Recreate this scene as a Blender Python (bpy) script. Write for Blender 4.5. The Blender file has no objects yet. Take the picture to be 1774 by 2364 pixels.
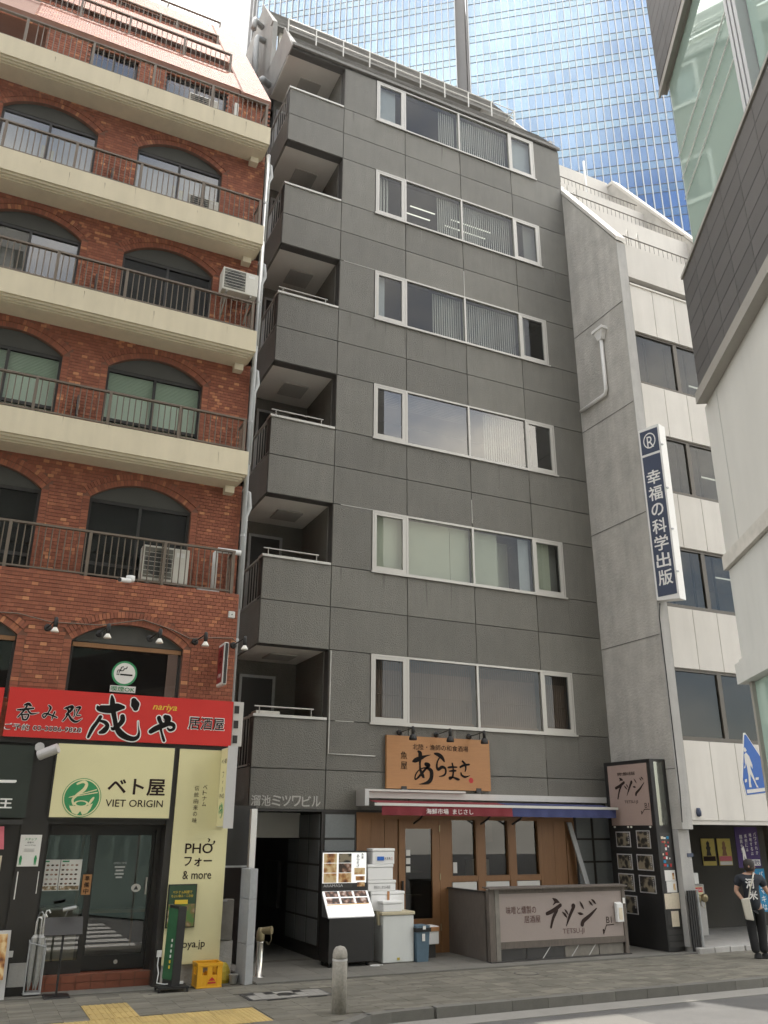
import bpy, math, random
from mathutils import Vector, Matrix
random.seed(7)
sc = bpy.context.scene
C = sc.collection
R = math.radians

# ---------------------------------------------------------------- camera, sky, sun, exposure
YAW, PITCH, ROLL = R(25.269), R(20.740), R(0.295)
f0 = Vector((math.sin(YAW), math.cos(YAW), 0)); r0 = Vector((math.cos(YAW), -math.sin(YAW), 0)); u0 = Vector((0, 0, 1))
fw = f0*math.cos(PITCH) + u0*math.sin(PITCH); up = u0*math.cos(PITCH) - f0*math.sin(PITCH)
rt = r0*math.cos(ROLL) + up*math.sin(ROLL); up2 = up*math.cos(ROLL) - r0*math.sin(ROLL)
cam = bpy.data.cameras.new('camera'); camo = bpy.data.objects.new('camera', cam); C.objects.link(camo)
cam.sensor_fit = 'HORIZONTAL'; cam.sensor_width = 36; cam.lens = 1947.4/1774*36
cam.clip_start = 0.05; cam.clip_end = 3000
mw = Matrix((rt, up2, -fw)).transposed().to_4x4(); mw.translation = (0, 0, 2.2)
camo.matrix_world = mw
sc.camera = camo

SUN_EL, SUN_AZ = 73.8, 32.0          # degrees; azimuth from +Y (behind the facades) towards +X
wd = bpy.data.worlds.new('World'); sc.world = wd; wd.use_nodes = True
nt = wd.node_tree; nt.nodes.clear()
def N(t, **k):
    n = nt.nodes.new(t)
    for a, b in k.items(): setattr(n, a, b)
    return n
sky = N('ShaderNodeTexSky', sky_type='NISHITA', sun_disc=False, sun_elevation=R(SUN_EL), sun_rotation=R(SUN_AZ), air_density=1.2, dust_density=1.0, ozone_density=1.5)
tc = N('ShaderNodeTexCoord'); mp = N('ShaderNodeMapping'); mp.inputs['Scale'].default_value = (1, 1, 1.7); mp.inputs['Location'].default_value = (15.2, 13.3, 1.0)
ns = N('ShaderNodeTexNoise'); ns.inputs['Scale'].default_value = 1.9; ns.inputs['Detail'].default_value = 9; ns.inputs['Roughness'].default_value = .58
rp = N('ShaderNodeValToRGB'); rp.color_ramp.elements[0].position = .36; rp.color_ramp.elements[1].position = .62
mx = N('ShaderNodeMix', data_type='RGBA'); mx.inputs['B'].default_value = (11.9, 11.1, 9.7, 1)
bg = N('ShaderNodeBackground'); bg.inputs['Strength'].default_value = .12
ow = N('ShaderNodeOutputWorld')
L = nt.links.new
L(tc.outputs['Generated'], mp.inputs['Vector']); L(mp.outputs['Vector'], ns.inputs['Vector']); L(ns.outputs['Fac'], rp.inputs['Fac'])
L(rp.outputs['Color'], mx.inputs['Factor']); L(sky.outputs['Color'], mx.inputs['A']); L(mx.outputs['Result'], bg.inputs['Color']); L(bg.outputs['Background'], ow.inputs['Surface'])

sl = bpy.data.lights.new('sun', 'SUN'); sl.energy = 2.3; sl.angle = R(.53); sl.color = (1, .95, .88)
so = bpy.data.objects.new('sun', sl); C.objects.link(so)
sdir = Vector((math.sin(R(SUN_AZ))*math.cos(R(SUN_EL)), math.cos(R(SUN_AZ))*math.cos(R(SUN_EL)), math.sin(R(SUN_EL))))
so.rotation_euler = sdir.to_track_quat('Z', 'Y').to_euler(); so.location = (0, 0, 60)
sc.view_settings.view_transform = 'Standard'; sc.view_settings.look = 'None'
sc.view_settings.exposure = 1.45; sc.view_settings.gamma = 1
sc.cycles.use_denoising = True
sc.cycles.use_adaptive_sampling = True; sc.cycles.adaptive_threshold = .03
sc.cycles.caustics_reflective = False; sc.cycles.caustics_refractive = False
sc.cycles.max_bounces = 6; sc.cycles.diffuse_bounces = 3; sc.cycles.glossy_bounces = 3; sc.cycles.transparent_max_bounces = 8

# ---------------------------------------------------------------- helpers
MATS = {}
def mat(name, col=(.5, .5, .5), rough=.6, metal=0., var=0., vs=3., bump=0., bs=40., rnd=0., ornd=0., streak=0., ss=6., spec=.5, emit=0., tint=None, stretch=None):
    """Principled material; brightness varies with noise (var), per piece (rnd / ornd) and with dirt streaks (streak)."""
    if name in MATS: return MATS[name]
    m = bpy.data.materials.new(name); m.use_nodes = True; t = m.node_tree; b = t.nodes['Principled BSDF']; l = t.links.new
    b.inputs['Roughness'].default_value = rough; b.inputs['Metallic'].default_value = metal; b.inputs['Specular IOR Level'].default_value = spec
    b.inputs['Base Color'].default_value = (*col, 1)
    if emit: b.inputs['Emission Color'].default_value = (*col, 1); b.inputs['Emission Strength'].default_value = emit
    g = t.nodes.new('ShaderNodeNewGeometry'); fac = None
    def add(sock, amt):
        nonlocal fac
        a = t.nodes.new('ShaderNodeMath'); a.operation = 'MULTIPLY_ADD'; l(sock, a.inputs[0]); a.inputs[1].default_value = amt*2; a.inputs[2].default_value = 1-amt
        if fac is None: fac = a.outputs[0]
        else:
            mm = t.nodes.new('ShaderNodeMath'); mm.operation = 'MULTIPLY'; l(fac, mm.inputs[0]); l(a.outputs[0], mm.inputs[1]); fac = mm.outputs[0]
    def noise(scale, detail=5, sx=None):
        n = t.nodes.new('ShaderNodeTexNoise'); n.inputs['Scale'].default_value = scale; n.inputs['Detail'].default_value = detail; n.inputs['Roughness'].default_value = .62
        if sx:
            mp = t.nodes.new('ShaderNodeMapping'); mp.inputs['Scale'].default_value = sx; l(g.outputs['Position'], mp.inputs[0]); l(mp.outputs[0], n.inputs['Vector'])
        else: l(g.outputs['Position'], n.inputs['Vector'])
        return n.outputs['Fac']
    if var: add(noise(vs, 6, stretch), var)
    if streak: add(noise(ss, 5, (1, 1, .12)), streak)
    if rnd:
        a = t.nodes.new('ShaderNodeAttribute'); a.attribute_name = 'rnd'; add(a.outputs['Fac'], rnd)
    if ornd:
        a = t.nodes.new('ShaderNodeObjectInfo'); add(a.outputs['Random'], ornd)
    if fac is not None:
        v = t.nodes.new('ShaderNodeVectorMath'); v.operation = 'SCALE'; v.inputs[0].default_value = col; l(fac, v.inputs['Scale']); l(v.outputs[0], b.inputs['Base Color'])
    if bump:
        bp = t.nodes.new('ShaderNodeBump'); bp.inputs['Strength'].default_value = bump; bp.inputs['Distance'].default_value = .02
        l(noise(bs, 4), bp.inputs['Height']); l(bp.outputs[0], b.inputs['Normal'])
    MATS[name] = m
    return m
def ramp_mat(name, stops, key='rnd', rough=.7, var=.12, vs=9., bump=0., bs=60.):
    """Material whose colour is drawn per piece from a ramp."""
    m = bpy.data.materials.new(name); m.use_nodes = True; t = m.node_tree; b = t.nodes['Principled BSDF']; l = t.links.new
    b.inputs['Roughness'].default_value = rough; b.inputs['Specular IOR Level'].default_value = .22
    a = t.nodes.new('ShaderNodeAttribute'); a.attribute_name = 'rnd'
    r = t.nodes.new('ShaderNodeValToRGB'); r.color_ramp.interpolation = 'LINEAR'
    while len(r.color_ramp.elements) < len(stops): r.color_ramp.elements.new(.5)
    for e, (p, c) in zip(r.color_ramp.elements, stops): e.position = p; e.color = (*c, 1)
    l(a.outputs['Fac'], r.inputs['Fac'])
    g = t.nodes.new('ShaderNodeNewGeometry'); n = t.nodes.new('ShaderNodeTexNoise'); n.inputs['Scale'].default_value = vs; n.inputs['Detail'].default_value = 6
    l(g.outputs['Position'], n.inputs['Vector'])
    a2 = t.nodes.new('ShaderNodeMath'); a2.operation = 'MULTIPLY_ADD'; l(n.outputs['Fac'], a2.inputs[0]); a2.inputs[1].default_value = var*2; a2.inputs[2].default_value = 1-var
    v = t.nodes.new('ShaderNodeVectorMath'); v.operation = 'SCALE'; l(r.outputs['Color'], v.inputs[0]); l(a2.outputs[0], v.inputs['Scale']); l(v.outputs[0], b.inputs['Base Color'])
    if bump:
        n2 = t.nodes.new('ShaderNodeTexNoise'); n2.inputs['Scale'].default_value = bs; l(g.outputs['Position'], n2.inputs['Vector'])
        bp = t.nodes.new('ShaderNodeBump'); bp.inputs['Strength'].default_value = bump; bp.inputs['Distance'].default_value = .01
        l(n2.outputs['Fac'], bp.inputs['Height']); l(bp.outputs[0], b.inputs['Normal'])
    MATS[name] = m
    return m
def glass_mat(name, tint=(.55, .6, .6), ior=1.5, boost=1.0, rough=0., gl=(1, 1, 1)):
    m = bpy.data.materials.new(name); m.use_nodes = True; t = m.node_tree; t.nodes.clear(); l = t.links.new
    o = t.nodes.new('ShaderNodeOutputMaterial'); mxs = t.nodes.new('ShaderNodeMixShader'); tr = t.nodes.new('ShaderNodeBsdfTransparent'); gs = t.nodes.new('ShaderNodeBsdfGlossy')
    fr = t.nodes.new('ShaderNodeFresnel'); fr.inputs['IOR'].default_value = ior
    ml = t.nodes.new('ShaderNodeMath'); ml.operation = 'MULTIPLY'; ml.use_clamp = True; ml.inputs[1].default_value = boost
    ge = t.nodes.new('ShaderNodeNewGeometry'); fb = t.nodes.new('ShaderNodeMath'); fb.operation = 'SUBTRACT'; fb.inputs[0].default_value = 1; l(ge.outputs['Backfacing'], fb.inputs[1])   # reflect at the outer face only
    fm2 = t.nodes.new('ShaderNodeMath'); fm2.operation = 'MULTIPLY'; l(fr.outputs[0], fm2.inputs[0]); l(fb.outputs[0], fm2.inputs[1]); l(fm2.outputs[0], ml.inputs[0])
    tr.inputs[0].default_value = (*tint, 1); gs.inputs['Color'].default_value = (*gl, 1); gs.inputs['Roughness'].default_value = rough
    l(ml.outputs[0], mxs.inputs[0]); l(tr.outputs[0], mxs.inputs[1]); l(gs.outputs[0], mxs.inputs[2]); l(mxs.outputs[0], o.inputs[0])
    MATS[name] = m
    return m
def photo_mat(name, cols, scale=7.):
    """Flat print of a picture: blotches of a few colours."""
    m = bpy.data.materials.new(name); m.use_nodes = True; t = m.node_tree; b = t.nodes['Principled BSDF']; l = t.links.new
    b.inputs['Roughness'].default_value = .4
    g = t.nodes.new('ShaderNodeNewGeometry'); n = t.nodes.new('ShaderNodeTexVoronoi'); n.inputs['Scale'].default_value = scale
    n2 = t.nodes.new('ShaderNodeTexNoise'); n2.inputs['Scale'].default_value = scale*.8; n2.inputs['Detail'].default_value = 5
    l(g.outputs['Position'], n.inputs['Vector']); l(g.outputs['Position'], n2.inputs['Vector'])
    a = t.nodes.new('ShaderNodeMath'); a.operation = 'MULTIPLY_ADD'; l(n.outputs['Distance'], a.inputs[0]); a.inputs[1].default_value = .7; l(n2.outputs['Fac'], a.inputs[2])
    r = t.nodes.new('ShaderNodeValToRGB'); k = len(cols)
    while len(r.color_ramp.elements) < k: r.color_ramp.elements.new(.5)
    for i, (e, c) in enumerate(zip(r.color_ramp.elements, cols)): e.position = .42 + .55*i/(k-1); e.color = (*c, 1)
    l(a.outputs[0], r.inputs['Fac']); l(r.outputs['Color'], b.inputs['Base Color'])
    MATS[name] = m
    return m

WL = {}                                   # world position of each object's origin
def wloc(o): return WL.get(o.name, Vector((0, 0, 0))) if o else Vector((0, 0, 0))
def link(name, data, parent=None, loc=(0, 0, 0)):
    o = bpy.data.objects.new(name, data); C.objects.link(o)
    w = Vector(loc); o.location = w - wloc(parent)
    if parent: o.parent = parent
    WL[o.name] = w
    return o
def tag(o, label=None, cat=None, group=None, kind=None):
    for k, v in (('label', label), ('category', cat), ('group', group), ('kind', kind)):
        if v: o[k] = v
    return o
def thing(name, label, cat, loc=(0, 0, 0), group=None):
    return tag(link(name, None, None, loc), label, cat, group)
FY = lambda y: (lambda u, v, d: (u, y-d, v))                  # upright plane facing the street
FXL = lambda x: (lambda u, v, d: (x-d, -u, v))                # upright plane facing left (u = -y)
FZ = lambda z: (lambda u, v, d: (u, v, z+d))
class MB:
    """Collects shapes into one mesh."""
    def __init__(s, xf=None): s.v = []; s.f = []; s.a = []; s.xf = xf
    def put(s, vs, fs, r=0.5):
        n = len(s.v); s.v += [s.xf(*p) for p in vs] if s.xf else [tuple(p) for p in vs]
        s.f += [tuple(i+n for i in q) for q in fs]; s.a += [r]*len(fs); return s
    def box(s, x0, x1, y0, y1, z0, z1, r=0.5):
        return s.put([(x0, y0, z0), (x1, y0, z0), (x1, y1, z0), (x0, y1, z0), (x0, y0, z1), (x1, y0, z1), (x1, y1, z1), (x0, y1, z1)],
                     [(0, 3, 2, 1), (4, 5, 6, 7), (0, 1, 5, 4), (1, 2, 6, 5), (2, 3, 7, 6), (3, 0, 4, 7)], r)
    def hexa(s, p, r=0.5):                # 8 corners, bottom ring then top ring
        return s.put(p, [(0, 3, 2, 1), (4, 5, 6, 7), (0, 1, 5, 4), (1, 2, 6, 5), (2, 3, 7, 6), (3, 0, 4, 7)], r)
    def prism(s, pts, fn, d0, d1, r=0.5): # outline in a plane, given thickness
        k = len(pts); vs = [fn(u, v, d1) for u, v in pts] + [fn(u, v, d0) for u, v in pts]
        return s.put(vs, [tuple(range(k)), tuple(range(2*k-1, k-1, -1))] + [(i, i+k, (i+1) % k+k, (i+1) % k) for i in range(k)], r)
    def tube(s, pts, rad, n=8, r=0.5, caps=True):
        pts = [Vector(p) for p in pts]; rings = []; k = len(pts); rad = rad if isinstance(rad, (list, tuple)) else [rad]*k; ref = None
        for i, p in enumerate(pts):
            d = (pts[min(i+1, k-1)] - pts[max(i-1, 0)]).normalized()
            if ref is None: ref = Vector((0, 0, 1)) if abs(d.z) < .9 else Vector((1, 0, 0))
            a = d.cross(ref).normalized(); b = d.cross(a).normalized(); ref = a.cross(d)
            rings.append([p + (a*math.cos(2*math.pi*j/n) + b*math.sin(2*math.pi*j/n))*rad[i] for j in range(n)])
        vs = [q for g in rings for q in g]; fs = [(i*n+j, i*n+(j+1) % n, (i+1)*n+(j+1) % n, (i+1)*n+j) for i in range(k-1) for j in range(n)]
        if caps: fs += [tuple(range(n-1, -1, -1)), tuple((k-1)*n+j for j in range(n))]
        return s.put([tuple(q) for q in vs], fs, r)
    def lathe(s, c, prof, n=16, r=0.5, axis='z'):
        vs = []
        for q, h in prof:
            for j in range(n):
                a = 2*math.pi*j/n; x, y = q*math.cos(a), q*math.sin(a)
                vs.append((c[0]+x, c[1]+y, c[2]+h) if axis == 'z' else (c[0]+x, c[1]+h, c[2]+y) if axis == 'y' else (c[0]+h, c[1]+x, c[2]+y))
        k = len(prof); fs = [(i*n+j, i*n+(j+1) % n, (i+1)*n+(j+1) % n, (i+1)*n+j) for i in range(k-1) for j in range(n)]
        fs += [tuple(range(n-1, -1, -1)), tuple((k-1)*n+j for j in range(n))]
        return s.put(vs, fs, r)
    def mesh(s, name, m, off=(0, 0, 0), smooth=False):
        me = bpy.data.meshes.new(name); ox, oy, oz = off
        me.from_pydata([(x-ox, y-oy, z-oz) for x, y, z in s.v], [], s.f)
        at = me.attributes.new('rnd', 'FLOAT', 'FACE'); at.data.foreach_set('value', s.a)
        if smooth: me.polygons.foreach_set('use_smooth', [True]*len(s.f))
        if m: me.materials.append(MATS[m] if isinstance(m, str) else m)
        me.update(); return me
    def build(s, name, m, parent=None, smooth=False, loc=None, bevel=0):
        w = Vector(loc) if loc is not None else wloc(parent)
        o = link(name, s.mesh(name, m, w, smooth), parent, w)
        if bevel:
            b = o.modifiers.new('bevel', 'BEVEL'); b.width = bevel; b.segments = 2; b.limit_method = 'ANGLE'
        return o
def B(name, m, parent, x0, x1, y0, y1, z0, z1, bevel=0, r=0.5): return MB().box(x0, x1, y0, y1, z0, z1, r).build(name, m, parent, bevel=bevel)
def copies(name, me, parent, locs):
    return [link(name, me, parent, p) for p in locs]
FSC = bpy.data.scenes.new('type_setting')       # scratch scene for turning words into meshes; removed at the end
def text(s, fn, cx, cy, w, h, m, parent, name='lettering', bold=0., shear=0., d=.004, thick=.002, italic=0):
    """Words fitted into a w x h field centred on (cx, cy) of plane fn."""
    cu = bpy.data.curves.new('t', 'FONT'); cu.body = s; cu.resolution_u = 3; cu.shear = shear
    t = bpy.data.objects.new('t', cu); FSC.collection.objects.link(t); vl = FSC.view_layers[0]; vl.update()
    me = bpy.data.meshes.new_from_object(t.evaluated_get(vl.depsgraph))
    xs = [v.co.x for v in me.vertices]; ys = [v.co.y for v in me.vertices]
    if not xs: return None
    ax, bx, ay, by = min(xs), max(xs), min(ys), max(ys); kx = w/(bx-ax); ky = h/(by-ay) if h else kx
    b = MB(); e = bold*.55; fs = [tuple(p.vertices) for p in me.polygons]      # heavier weights: the outline thickened all round
    for i, (ox, oy) in enumerate([(0, 0)] + ([(e*math.cos(a*.7854), e*math.sin(a*.7854)) for a in range(8)] if bold else [])):
        b.put([fn(cx+(v.co.x+ox-(ax+bx)/2)*kx, cy+(v.co.y+oy-(ay+by)/2)*ky, d-.0002*i) for v in me.vertices], fs)
    bpy.data.objects.remove(t); bpy.data.curves.remove(cu); bpy.data.meshes.remove(me)
    return b.build(name, m, parent)
def vtext(s, fn, cx, top, size, pitch, m, parent, name='lettering', bold=0., d=.004):
    for i, ch in enumerate(s):
        if ch == ' ': continue
        if ch == 'ー':
            MB().prism([(cx-size*.06, top-pitch*i-size*.9), (cx+size*.06, top-pitch*i-size*.9), (cx+size*.06, top-pitch*i-size*.1), (cx-size*.06, top-pitch*i-size*.1)], fn, d-.002, d).build(name, m, parent); continue
        sm = .55 if ch in 'ォャ' else .8 if ch in 'のはをがまねく' else .92
        text(ch, fn, cx, top-pitch*i-size/2, size*sm, size*sm, m, parent, name, bold, d=d)
def brush(strokes, fn, m, parent, name='lettering', grow=0., d=.004, flip=1):
    """Brush strokes: smooth ribbons of changing width with round ends."""
    b = MB()
    for si, st in enumerate(strokes):
        d += .0003
        P = [Vector((x*flip, y, w+grow)) for x, y, w in st]
        Q = [P[0]] + P + [P[-1]]; pts = []
        for i in range(1, len(Q)-2):
            p0, p1, p2, p3 = Q[i-1:i+3]
            for k in range(5):
                t = k/5; pts.append(.5*((2*p1) + (p2-p0)*t + (2*p0-5*p1+4*p2-p3)*t*t + (3*p1-p0-3*p2+p3)*t**3))
        pts.append(P[-1]); n = len(pts); ls = []; rs = []
        for i, p in enumerate(pts):
            t = pts[min(i+1, n-1)] - pts[max(i-1, 0)]; t.z = 0; t.normalize(); nx = Vector((-t.y, t.x, 0)); w = max(p.z, .001)
            ls.append((p.x+nx.x*w, p.y+nx.y*w)); rs.append((p.x-nx.x*w, p.y-nx.y*w))
        for i in range(n-1): b.put([fn(*q, d) for q in (rs[i], rs[i+1], ls[i+1], ls[i])], [(0, 1, 2, 3)])
        for p in (pts[0], pts[-1]):
            b.put([fn(p.x+p.z*math.cos(a*.5236), p.y+p.z*math.sin(a*.5236), d-.00015) for a in range(12)], [tuple(range(12))])
    return b.build(name, m, parent)
def disc(fn, cx, cy, r, m, parent, name, d, n=32, ry=None):
    return MB().prism([(cx+r*math.cos(2*math.pi*i/n), cy+(ry or r)*math.sin(2*math.pi*i/n)) for i in range(n)], fn, d-.002, d).build(name, m, parent)
def rect(fn, u0, u1, v0, v1, m, parent, name, d=.004, t=.003):
    return MB().prism([(u0, v0), (u1, v0), (u1, v1), (u0, v1)], fn, d-t, d).build(name, m, parent)

# ---------------------------------------------------------------- materials
mat('asphalt', (.12, .118, .112), .9, var=.3, vs=1.6, bump=.5, bs=120)
mat('road_paint', (.62, .61, .57), .75, var=.16, vs=9)
mat('joint_sand', (.12, .113, .092), .95, var=.2, vs=8)
ramp_mat('paver', [(0, (.145, .137, .112)), (.5, (.18, .17, .14)), (1, (.22, .206, .168))], rough=.85, var=.34, vs=1.7, bump=.3, bs=90)
mat('kerb', (.15, .145, .128), .85, var=.25, vs=5, ornd=.12, bump=.3, bs=60)
mat('gutter', (.27, .26, .235), .85, var=.18, vs=4, bump=.2)
mat('slab', (.165, .158, .138), .75, var=.25, vs=3.5, ornd=.1, bump=.15)
mat('tactile', (.45, .33, .125), .75, var=.16, vs=6, ornd=.12)
mat('concrete', (.40, .39, .37), .85, var=.2, vs=2.6, streak=.26, ss=5, bump=.35, bs=35)
mat('concrete_dirty', (.475, .455, .415), .9, var=.30, vs=2.2, streak=.30, ss=3.5, bump=.9, bs=16)
mat('blockwork', (.33, .34, .345), .9, var=.16, vs=14, bump=.5, bs=90)
mat('mortar', (.19, .092, .062), .95, var=.15, vs=20)
ramp_mat('brick', [(0, (.245, .09, .056)), (.5, (.295, .108, .066)), (.88, (.345, .128, .076)), (.96, (.45, .18, .095)), (1, (.56, .26, .13))], rough=.72, var=.2, vs=5, bump=.2, bs=80)
mat('stucco', (.68, .605, .445), .9, var=.08, vs=1.6, streak=.13, ss=4, bump=.25, bs=70)
mat('soffit', (.56, .52, .42), .9, var=.08, vs=2)
mat('rail_brown', (.17, .137, .105), .5, var=.08, metal=.2)
mat('frame_dark', (.035, .033, .031), .45)
mat('tympanum', (.075, .074, .066), .8, var=.1, vs=4)
mat('black', (.018, .017, .016), .5, var=.1, vs=6)
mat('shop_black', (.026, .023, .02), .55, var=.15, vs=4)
mat('cladding', (.166, .160, .139), .6, var=.17, vs=1.9, ornd=.13, bump=.8, bs=38, streak=.17, ss=7)
mat('cladding_joint', (.075, .072, .066), .8)
mat('alu', (.47, .455, .42), .42, metal=.3, var=.04)
mat('alu_white', (.62, .61, .57), .5, var=.08, vs=6)
mat('galv', (.42, .43, .43), .5, metal=.3, var=.15, vs=9)
mat('pipe_grey', (.42, .43, .425), .55, var=.14, vs=7)
mat('soffit_grey', (.76, .74, .68), .85, var=.1, vs=2)
mat('roof_tile', (.25, .245, .235), .8, rnd=.3, var=.15)
mat('panel_white', (.62, .59, .54), .75, var=.07, vs=1.2, streak=.12, ss=3.5, ornd=.05)
mat('white_paint', (.8, .79, .76), .55, var=.04)
mat('bronze', (.095, .083, .068), .45, metal=.3)
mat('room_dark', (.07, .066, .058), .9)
mat('room_grey', (.22, .215, .2), .9)
mat('blind_white', (.44, .43, .395), .75)
mat('blind_green', (.50, .52, .42), .8, var=.06, vs=2)
mat('blind_pale', (.70, .80, .68), .8, var=.05, vs=2)
mat('curtain', (.42, .44, .46), .8, var=.1, vs=5)
mat('lattice', (.16, .10, .065), .7, var=.1)
mat('lamp_shade_yellow', (.62, .55, .28), .8)
mat('lattice_light', (.17, .115, .09), .8)
mat('lamp_warm', (1, .62, .25), .5, emit=3.)
mat('paper_lit', (.80, .80, .78), .5, emit=.25)
mat('lamp_tube', (1, .98, .85), .5, emit=.45)
glass_mat('glass', (.86, .88, .87), 1.48, 1.0)
glass_mat('glass_bright', (.80, .82, .81), 1.52, 2.6)
glass_mat('glass_sky', (.70, .74, .74), 1.52, 2.6)
glass_mat('glass_dark', (.55, .57, .56), 1.48, 1.0)
glass_mat('glass_door', (.72, .72, .68), 1.52, 2.6)
glass_mat('glass_shop', (.72, .72, .68), 1.5, 1.2)
mat('tower_pane', (.19, .275, .395), .05, metal=.9, ornd=.09, rnd=.10)
mat('tower_spandrel', (.22, .315, .40), .08, metal=.85, ornd=.05, rnd=.07)
mat('tower_fin', (.50, .51, .52), .5, metal=.1)
mat('tower_band', (.11, .108, .11), .7, var=.1)
mat('green_glass', (.46, .60, .53), .03, metal=.42)
mat('tile_dark', (.075, .072, .07), .5, ornd=.16, rnd=.1, var=.12, vs=5)
mat('beige_metal', (.30, .285, .255), .5, var=.1, vs=6, metal=.2)
mat('wall_cream', (.47, .462, .43), .75, var=.10, vs=.9, streak=.13, ss=2.5)
mat('wall_pale', (.45, .45, .425), .75, var=.07, vs=1.5, streak=.12)
mat('rusty', (.43, .41, .37), .8, var=.4, vs=6)
mat('red_sign', (.60, .028, .022), .5, var=.04)
mat('ink', (.012, .010, .009), .8, spec=.15)
mat('ink_brown', (.035, .022, .019), .8, spec=.15)
mat('ink_red', (.5, .03, .03), .6)
mat('ink_white', (.82, .81, .78), .6)
mat('ink_yellow', (.78, .55, .05), .6)
mat('cream', (.74, .69, .40), .6, var=.03, vs=2)
mat('viet_green', (.035, .27, .10), .6)
mat('dark_green', (.022, .03, .022), .6, var=.1)
mat('sign_grey', (.55, .54, .53), .5, metal=.2, var=.05)
mat('wood_sign', (.43, .21, .082), .55, var=.16, vs=3.5, stretch=(1, 1, 14))
mat('wood', (.25, .125, .052), .55, var=.22, vs=4, stretch=(12, 12, .8), ornd=.08)
mat('wood_dark', (.125, .105, .088), .8, var=.4, vs=5, stretch=(8, 8, 1), bump=.3)
mat('stone', (.21, .225, .225), .75, var=.22, vs=38, ornd=.08)
mat('mauve', (.305, .255, .23), .65, var=.05, vs=2)
mat('maroon', (.20, .022, .03), .8, var=.14, vs=7)
mat('navy', (.05, .06, .16), .8, var=.16, vs=7)
mat('foam', (.86, .86, .85), .6, var=.03, vs=12, bump=.1, bs=140)
mat('freezer_white', (.66, .68, .66), .45, var=.07, vs=5, streak=.08)
mat('freezer_lid', (.55, .49, .34), .5, var=.12, vs=8)
mat('bin_blue', (.10, .16, .21), .65, var=.25, vs=5, streak=.2)
mat('crate_yellow', (.75, .38, .018), .45, var=.06)
mat('tarp', (.50, .40, .05), .5, var=.2, vs=8)
mat('paper', (.76, .75, .71), .7, var=.03)
mat('paper_warm', (.68, .60, .46), .7, var=.18, vs=30)
mat('chrome', (.6, .58, .53), .25, metal=.9, var=.1)
mat('bollard_steel', (.33, .31, .27), .75, var=.5, vs=28, metal=.2, bump=.3, bs=80)
mat('brass', (.35, .29, .17), .4, metal=.7, var=.2, vs=20)
mat('navy_sign', (.045, .06, .105), .5)
mat('sign_blue', (.008, .12, .52), .4)
mat('purple', (.05, .025, .12), .8, var=.12)
mat('banner_blue', (.03, .24, .45), .8, var=.1)
mat('skin', (.50, .30, .21), .6)
mat('hair', (.028, .022, .018), .7, var=.3, vs=60)
mat('shirt', (.022, .026, .034), .85, var=.2, vs=15, bump=.3, bs=30)
mat('trousers', (.014, .014, .015), .85, var=.2, vs=12)
mat('tote', (.55, .52, .44), .85, var=.12, vs=20)
mat('ac_white', (.66, .64, .57), .55, var=.08, vs=5)
mat('ac_grille', (.16, .155, .13), .7, var=.15, vs=60)
mat('fan_dark', (.05, .05, .045), .7)
mat('plastic_white', (.74, .74, .72), .45)
mat('rubber', (.02, .02, .02), .8)
mat('clear_vinyl', (.42, .42, .40), .35, var=.3, vs=18)
mat('reveal_pink', (.65, .16, .2), .7, var=.1)
mat('bulb', (.85, .82, .74), .35)
mat('drip', (.138, .132, .114), .7, var=.25, vs=12)
mat('drip_pale', (.205, .198, .176), .7, var=.2, vs=12)
mat('spot', (.10, .095, .08), .9)
mat('joint_grey', (.16, .155, .14), .9)
mat('hatch_grey', (.42, .405, .37), .9)
mat('stain', (.36, .30, .21), .9, var=.3, vs=30)
mat('gable_shade', (.27, .265, .25), .9, var=.2, vs=1.5, streak=.25, ss=3, bump=.3, bs=30)  # darker concrete: the shade on the left gable is put into this colour
mat('leaf', (.10, .17, .035), .6, var=.5, vs=20)
mat('grime', (.20, .185, .16), .85, var=.35, vs=8)
photo_mat('photo_warm', [(.04, .015, .008), (.22, .08, .03), (.5, .25, .08), (.72, .55, .3)], 9)
photo_mat('photo_dark', [(.010, .010, .010), (.018, .017, .015), (.035, .03, .024), (.26, .22, .15)], 8)
photo_mat('photo_dish', [(.75, .72, .68), (.55, .42, .36), (.25, .12, .07), (.05, .03, .02)], 12)
photo_mat('photo_menu', [(.72, .71, .66), (.68, .66, .6), (.40, .28, .16), (.16, .12, .06)], 22)
photo_mat('photo_poster', [(.66, .55, .10), (.62, .50, .10), (.40, .25, .12), (.10, .05, .04)], 4)
mat('poster_yellow', (.58, .47, .10), .6, var=.15, vs=6)
photo_mat('photo_bowl', [(.62, .58, .5), (.45, .33, .22), (.22, .16, .06), (.1, .2, .05)], 10)
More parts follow.
